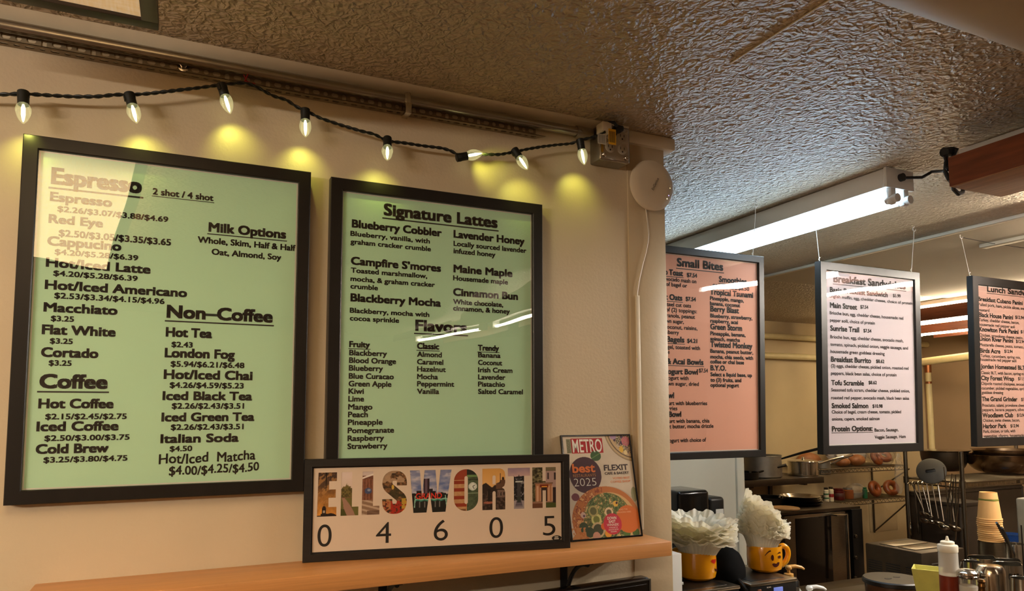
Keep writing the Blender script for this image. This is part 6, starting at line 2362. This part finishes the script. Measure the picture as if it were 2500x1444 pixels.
LD = [(2226, 1180, 2258, 1254, .030, 'ladle'), (2250, 1180, 2271, 1259, .022, 'ladle'), (2240, 1179, 2259, 1270, .032, 'ladle'), (2262, 1180, 2277, 1273, .024, 'ladle'), (2275, 1181, 2293, 1276, .030, 'ladle'), (2290, 1182, 2306, 1285, .036, 'ladle'), (2318, 1182, 2332, 1287, .036, 'ladle')]
names = ['leftmost', 'second from left', 'third from left', 'fourth from left', 'fifth from left', 'second from right', 'rightmost']
for i, (a, b, c_, d, r, k) in enumerate(LD):
    ladle(a, b, c_, d, r, '%s steel ladle hanging on the wire rack rail' % names[i], k, m_shiny if i % 2 else m_ss)
ladle(2216, 1182, 2224, 1292, .045, 'long serving spoon hanging by the far rack post', 'serving_spoon', m_ss)
ladle(2232, 1182, 2242, 1290, .045, 'dark serving spoon beside the far rack post one', 'serving_spoon', m_ssd)
for i, (xa, ya_, xb_, yb_) in enumerate(((2304, 1141, 2312, 1210), (2324, 1157, 2317, 1212), (2328, 1170, 2325, 1224), (2333, 1160, 2334, 1222), (2343, 1172, 2338, 1246))):
    A, B = onX(xa, ya_, XR - .06), onX(xb_, yb_, XR - .055)
    q = MB()
    d = (B - A)
    q.tube([A, A.lerp(B, .5), B, B + d * .28 + Vector((-.004, 0, 0)), B + d * 1.0], [.0026, .0038, .0045, .004, .0035], 8)
    tag(q.build('tong_arm', m_shiny), ['leftmost', 'second', 'middle', 'fourth', 'rightmost'][i] + ' pale steel tong handle rising above the rack rail', 'utensil', 'tong handles at the rack')

# ---- barista jars on the counter at right
m_sq = clear_mat('milky_plastic', (.97, .96, .93), 1.4, .25, haze=.55)
p = atd(2312, 1310, 2.2)
cx, cy_ = p.x, p.y
t = thing('squeeze_bottle', 'clear squeeze bottle with a white nozzle half full of red-brown sauce', 'bottle', (cx, cy_, ZCT))
hz = p.z - ZCT
rb = .0275
zs = onY(2312, 1406, cy_).z - ZCT
zcap0, zcap1 = onY(2312, 1346, cy_).z - ZCT, onY(2312, 1331, cy_).z - ZCT
MB().lathe([(rb * .985, zs + .001), (rb, zs + .002), (rb, zcap0 * .8), (rb * .97, zcap0), (rb * .9, zcap0 + .001)], 32, loc=(cx, cy_, ZCT)).build('bottle_body', m_sq, t)
MB().lathe([(rb * .9, .0), (rb, .005), (rb, zs), (0, zs + .001)], 32, loc=(cx, cy_, ZCT), caps=(True, False)).build('sauce', pm('red_brown_sauce', (126, 44, 22), .3), t)
MB().lathe([(rb * 1.0, zcap0 - .002), (rb * 1.02, zcap0), (rb * 1.02, zcap1 - .002), (rb * .98, zcap1), (rb * .70, zcap1 + .002), (rb * .70, zcap1 + .009), (rb * .60, zcap1 + .011), (.0065, zcap1 + .012), (.0045, hz - .008), (.0028, hz), (0, hz)], 32, loc=(cx, cy_, ZCT), caps=(True, False)).build('nozzle_cap', pm('white_nozzle_plastic', (232, 226, 206), .4), t)
# sugar shaker
p = atd(2362, 1389, 2.15)
t = thing('sugar_shaker', 'glass sugar shaker with a chrome lid in front of the steel pitchers', 'shaker', (p.x, p.y, ZCT))
hz = p.z - ZCT
rs = .0285
MB().lathe([(rs * .9, 0), (rs * .95, .004), (rs * .92, hz - .04), (rs * .98, hz - .026)], 28, loc=(p.x, p.y, ZCT)).build('glass_jar', clear_mat('jar_glass', (.97, .98, .97), 1.5, .02, haze=.12), t)
MB().lathe([(rs * .86, .004), (rs * .88, .01), (rs * .86, hz - .05), (0, hz - .046)], 28, loc=(p.x, p.y, ZCT), caps=(True, False)).build('sugar', pm('white_sugar', (226, 220, 206), .8, bump=.0006, bscale=500), t)
MB().lathe([(rs * 1.02, hz - .027), (rs * 1.06, hz - .025), (rs * 1.06, hz - .020), (rs * 1.01, hz - .018), (rs * 1.06, hz - .016), (rs * 1.04, hz - .010), (rs * .8, hz - .003), (rs * .3, hz), (0, hz)], 32, loc=(p.x, p.y, ZCT), caps=(True, False)).build('chrome_lid', m_shiny, t)
# pale yellow tapered container
p = atd(2248, 1392, 2.3)
q = MB()
bm = q.bm
m_py = pm('pale_yellow_plastic', (208, 204, 104), .45)


def taper(bm, cx, cy, z0, z1, w0, w1, yaw, wall=.004):
    L_ = []
    for (w, z) in ((w0, z0), (w1, z1), (w1 - wall, z1), (w0 - wall, z0 + .006)):
        ring = []
        for sx, sy in ((-1, -1), (1, -1), (1, 1), (-1, 1)):
            v = R3('Z', yaw) @ Vector((sx * w, sy * w, 0))
            ring.append(bm.verts.new((cx + v.x, cy + v.y, z)))
        L_.append(ring)
    bm.faces.new(L_[0][::-1])
    for A, B in zip(L_, L_[1:]):
        for k in range(4):
            bm.faces.new((A[k], A[(k + 1) % 4], B[(k + 1) % 4], B[k]))
    bm.faces.new(L_[-1])


taper(bm, p.x + .045, p.y + .01, ZCT, p.z, .022, .042, .55)
tag(q.build('sugar_packet_holder', m_py, smooth=False), 'pale yellow tapered square holder left of the squeeze bottle', 'holder')


def pitcher(x, y, d, r, label, hmin=.10, letters=None, taper_=.9, spout=True, mat=None, dome=False, handle=None, grp='steel milk pitchers'):
    p = atd(x, y, d)
    z0 = ZCT
    h = p.z - z0
    t = thing('milk_pitcher', label, 'pitcher', (p.x, p.y, z0), group=grp)
    q = MB()

    def fn(a, i):
        if not spout or i not in (3, 4, 5):
            return (1, 0)
        k = max(0, math.cos(a - math.radians(-10))) ** 12
        return (1 + .16 * k, .004 * k)
    prof = [(r * .92, 0), (r, .006), (r * .99, h * .5), (r * taper_, h - .001), (r * taper_ * 1.015, h), (r * taper_ * .975, h - .001), (r * .95, h * .5), (r * .94, .01), (0, .008)]
    if dome:
        prof = [(r * .92, 0), (r, .006), (r, h - .03), (r * .96, h - .012), (r * .8, h - .002), (r * .3, h), (0, h)]
    q.lathe(prof, 40, loc=(p.x, p.y, z0), fn=fn, caps=(True, False))
    q.build('pitcher_body', mat or m_shiny, t)
    if handle is not None:
        dd = Vector((math.cos(handle), math.sin(handle), 0))
        c = Vector((p.x, p.y, z0))
        q = MB()
        q.tube([c + dd * r * .95 + Vector((0, 0, h * .88)), c + dd * r * 1.45 + Vector((0, 0, h * .86)), c + dd * r * 1.6 + Vector((0, 0, h * .7)), c + dd * r * 1.45 + Vector((0, 0, h * .45)), c + dd * r * .98 + Vector((0, 0, h * .38))], .004, 8)
        q.build('handle', m_shiny, t)
    return t, p, h


pitcher(2420, 1322, 2.62, .043, 'tall steel container carrying the stack of paper cups', taper_=1.0, spout=False, mat=m_ss)
pitcher(2478, 1328, 2.66, .036, 'steel container holding black tongs at the right edge', taper_=1.0, spout=False)
pitcher(2396, 1361, 2.50, .046, 'wide-rimmed steel pitcher behind the sugar shaker', handle=math.radians(150))
pitcher(2458, 1369, 2.48, .044, 'steel pitcher with a thick rim at the right behind the lettered one', handle=math.radians(20))
pitcher(2372, 1371, 2.38, .030, 'small steel cup between the squeeze bottle and the rimmed pitcher', spout=False)
tO, pO, hO = pitcher(2459, 1377, 2.22, .042, 'steel pitcher lettered OAT at the right edge', handle=math.radians(60))
# lettering wrapped on the OAT pitcher
aim = math.atan2(CAMP.y - pO.y, CAMP.x - pO.x)
bm = bmesh.new()
zoat = onY(2470, 1417, pO.y - .04).z - ZCT
put_text(bm, 'OAT', 0, 0, .040, .017, 0, bold=.03)
for v in bm.verts:
    a = aim + .02 + (v.co.x) / .043
    v.co = Vector((.0432 * math.cos(a), .0432 * math.sin(a), zoat - .006 + v.co.z))
me = bpy.data.meshes.new('lettering')
bm.to_mesh(me)
bm.free()
me.materials.append(m_ink)
o = bpy.data.objects.new('lettering', me)
COL.objects.link(o)
o.parent = tO
# domed creamer with an angled handle
tC, pC, hC = pitcher(2417, 1380, 2.16, .040, 'domed polished steel creamer right of the sugar shaker', dome=True, spout=False, grp=None)
q = MB()
a = onY(2440, 1404, pC.y - .03)
q.box(-.003, .026, -.004, .004, -.004, .004, .002, M=Matrix.Translation(a) @ R3('Y', math.radians(38)))
q.build('thumb_lever', m_alu, tC)
# small brass-topped mill
p = atd(2396, 1415, 2.08)
q = MB()
hh = p.z - ZCT
q.lathe([(.014, 0), (.015, .004), (.0145, hh - .05), (.010, hh - .035), (.0085, hh - .025), (.0105, hh - .02), (.0085, hh - .012), (.011, hh - .006), (.007, hh), (0, hh)], 24, loc=(p.x, p.y, ZCT), caps=(True, False))
tag(q.build('pepper_mill', pm('dark_brass', (112, 78, 40), .3, .9)), 'small dark brass mill between the sugar shaker and the creamer', 'mill')
# chrome cup at the corner
pitcher(2494, 1412, 2.05, .030, 'small polished cup at the bottom right corner', spout=False, grp=None)

# paper cups upside down on the tall container
pc = atd(2420, 1322, 2.62)
rimr = .0395
z = pc.z + .0005
ncup = 12
step = .0072
zc_t = onY(2411, 1185, pc.y).z
for k in range(ncup):
    q = MB()
    H = .098
    z0 = z + k * step
    q.lathe([(rimr, 0), (rimr + .0022, .0016), (rimr + .0015, .0038), (rimr - .001, .0045), (rimr * .97, .006), (.0285, H - .002), (.0280, H), (.0262, H - .001), (.0262, H - .006), (0, H - .006)], 40, loc=(pc.x + .0016 * math.sin(k * 1.3) - .0003 * k, pc.y, z0), caps=(False, False))
    o = q.build('paper_cup', m_tan, None, fixn=True)
    if k == ncup - 1:
        tag(o, 'topmost upturned tan paper cup of the stack, with a green ring', 'cup', 'stacked paper cups')
        q = MB()
        zb_ = z0 + H * .70
        rr = rimr * .97 + (.0285 - rimr * .97) * ((H * .70 - .006) / (H - .008))
        q.lathe([(rr + .0006, zb_), (rr + .0003, zb_ + .0065)], 40, loc=(pc.x + .0016 * math.sin(k * 1.3) - .0003 * k, pc.y, 0), caps=(False, False))
        q.build('green_ring', pm('green_cup_print', (120, 122, 46), .6), o)
    elif k == 0:
        tag(o, 'lowest upturned tan paper cup of the stack', 'cup', 'stacked paper cups')
    else:
        tag(o, 'upturned tan paper cup within the stack, only its rolled rim showing', 'cup', 'stacked paper cups')

# tongs
A, B = atd(2433, 1277, 2.5), atd(2472, 1345, 2.62)
A2, B2 = atd(2446, 1290, 2.52), atd(2468, 1338, 2.63)
q = MB()
q.tube([A, A.lerp(B, .3), A.lerp(B, .7), B, B + (B - A) * .3], [.004, .006, .0055, .004, .003], 8)
q.tube([A2, A2.lerp(B2, .4), B2, B2 + (B2 - A2) * .5], [.004, .006, .005, .003], 8)
q.tube([A.lerp(B, .35), A2.lerp(B2, .1)], .003, 6)
tag(q.build('tongs', pm('black_tong_grip', (24, 22, 20), .3)), 'black-handled tongs leaning against the paper cups', 'tongs')
# blue tub, grey machine and rod at the right edge
c = onY(2470, 1300, 1.15)
tb_z = zr2
q = MB()
cb = onY(2472, 1320, 1.5)
q.lathe([(.060, 0), (.065, .004), (.075, .13), (.078, .132), (.07, .128), (.0, .124)], 32, loc=(cb.x, 1.5, zr2 + .0065), caps=(True, False))
tag(q.build('blue_tub', pm('blue_plastic', (18, 62, 130), .4)), 'blue plastic tub on the lower rack shelf behind the paper cups', 'tub')
g0 = atd(2478, 1216, 2.75)
q = MB()
q.box(g0.x, g0.x + .3, g0.y - .2, g0.y, ZCT, g0.z, .008, seg=3)
tag(q.build('grey_appliance', pm('grey_appliance_plastic', (140, 134, 118), .5)), 'plain grey appliance cut off by the right edge of the view', 'appliance')
r0 = atd(2493, 1283, 2.55)
q = MB()
q.tube([(r0.x, r0.y, ZCT), r0], .0024, 8)
tag(q.build('stir_rod', m_pan), 'thin dark rod standing in front of the grey appliance', 'rod')
# round dark lid canister
p = atd(2180, 1412, 2.5)
t = thing('round_canister', 'round brown canister with a wide dark lid at the bottom of the view', 'canister', (p.x, p.y, ZCT))
rc_ = .098
zlid = p.z
MB().lathe([(rc_ * .88, 0), (rc_ * .9, .004), (rc_ * .93, zlid - ZCT - .018)], 40, loc=(p.x, p.y, ZCT)).build('canister_body', pm('amber_brown_plastic', (84, 56, 36), .25), t)
MB().lathe([(rc_ * .97, zlid - ZCT - .018), (rc_, zlid - ZCT - .016), (rc_, zlid - ZCT - .004), (rc_ * .96, zlid - ZCT), (0, zlid - ZCT + .001)], 48, loc=(p.x, p.y, ZCT), caps=(True, False)).build('lid', pm('dark_brown_lid', (24, 20, 17), .4), t)
q = MB()
for dx in (-.02, .024):
    q.lathe([(.012, 0), (.0115, .0012)], 24, M=Matrix.Translation((p.x + dx - .005, p.y, zlid + .0008)) @ Matrix.Diagonal((1.2, .8, 1, 1)))
q.build('vent_holes', m_black, t)
# cable hanging straight on the dark rack background: small bag clip strip omitted
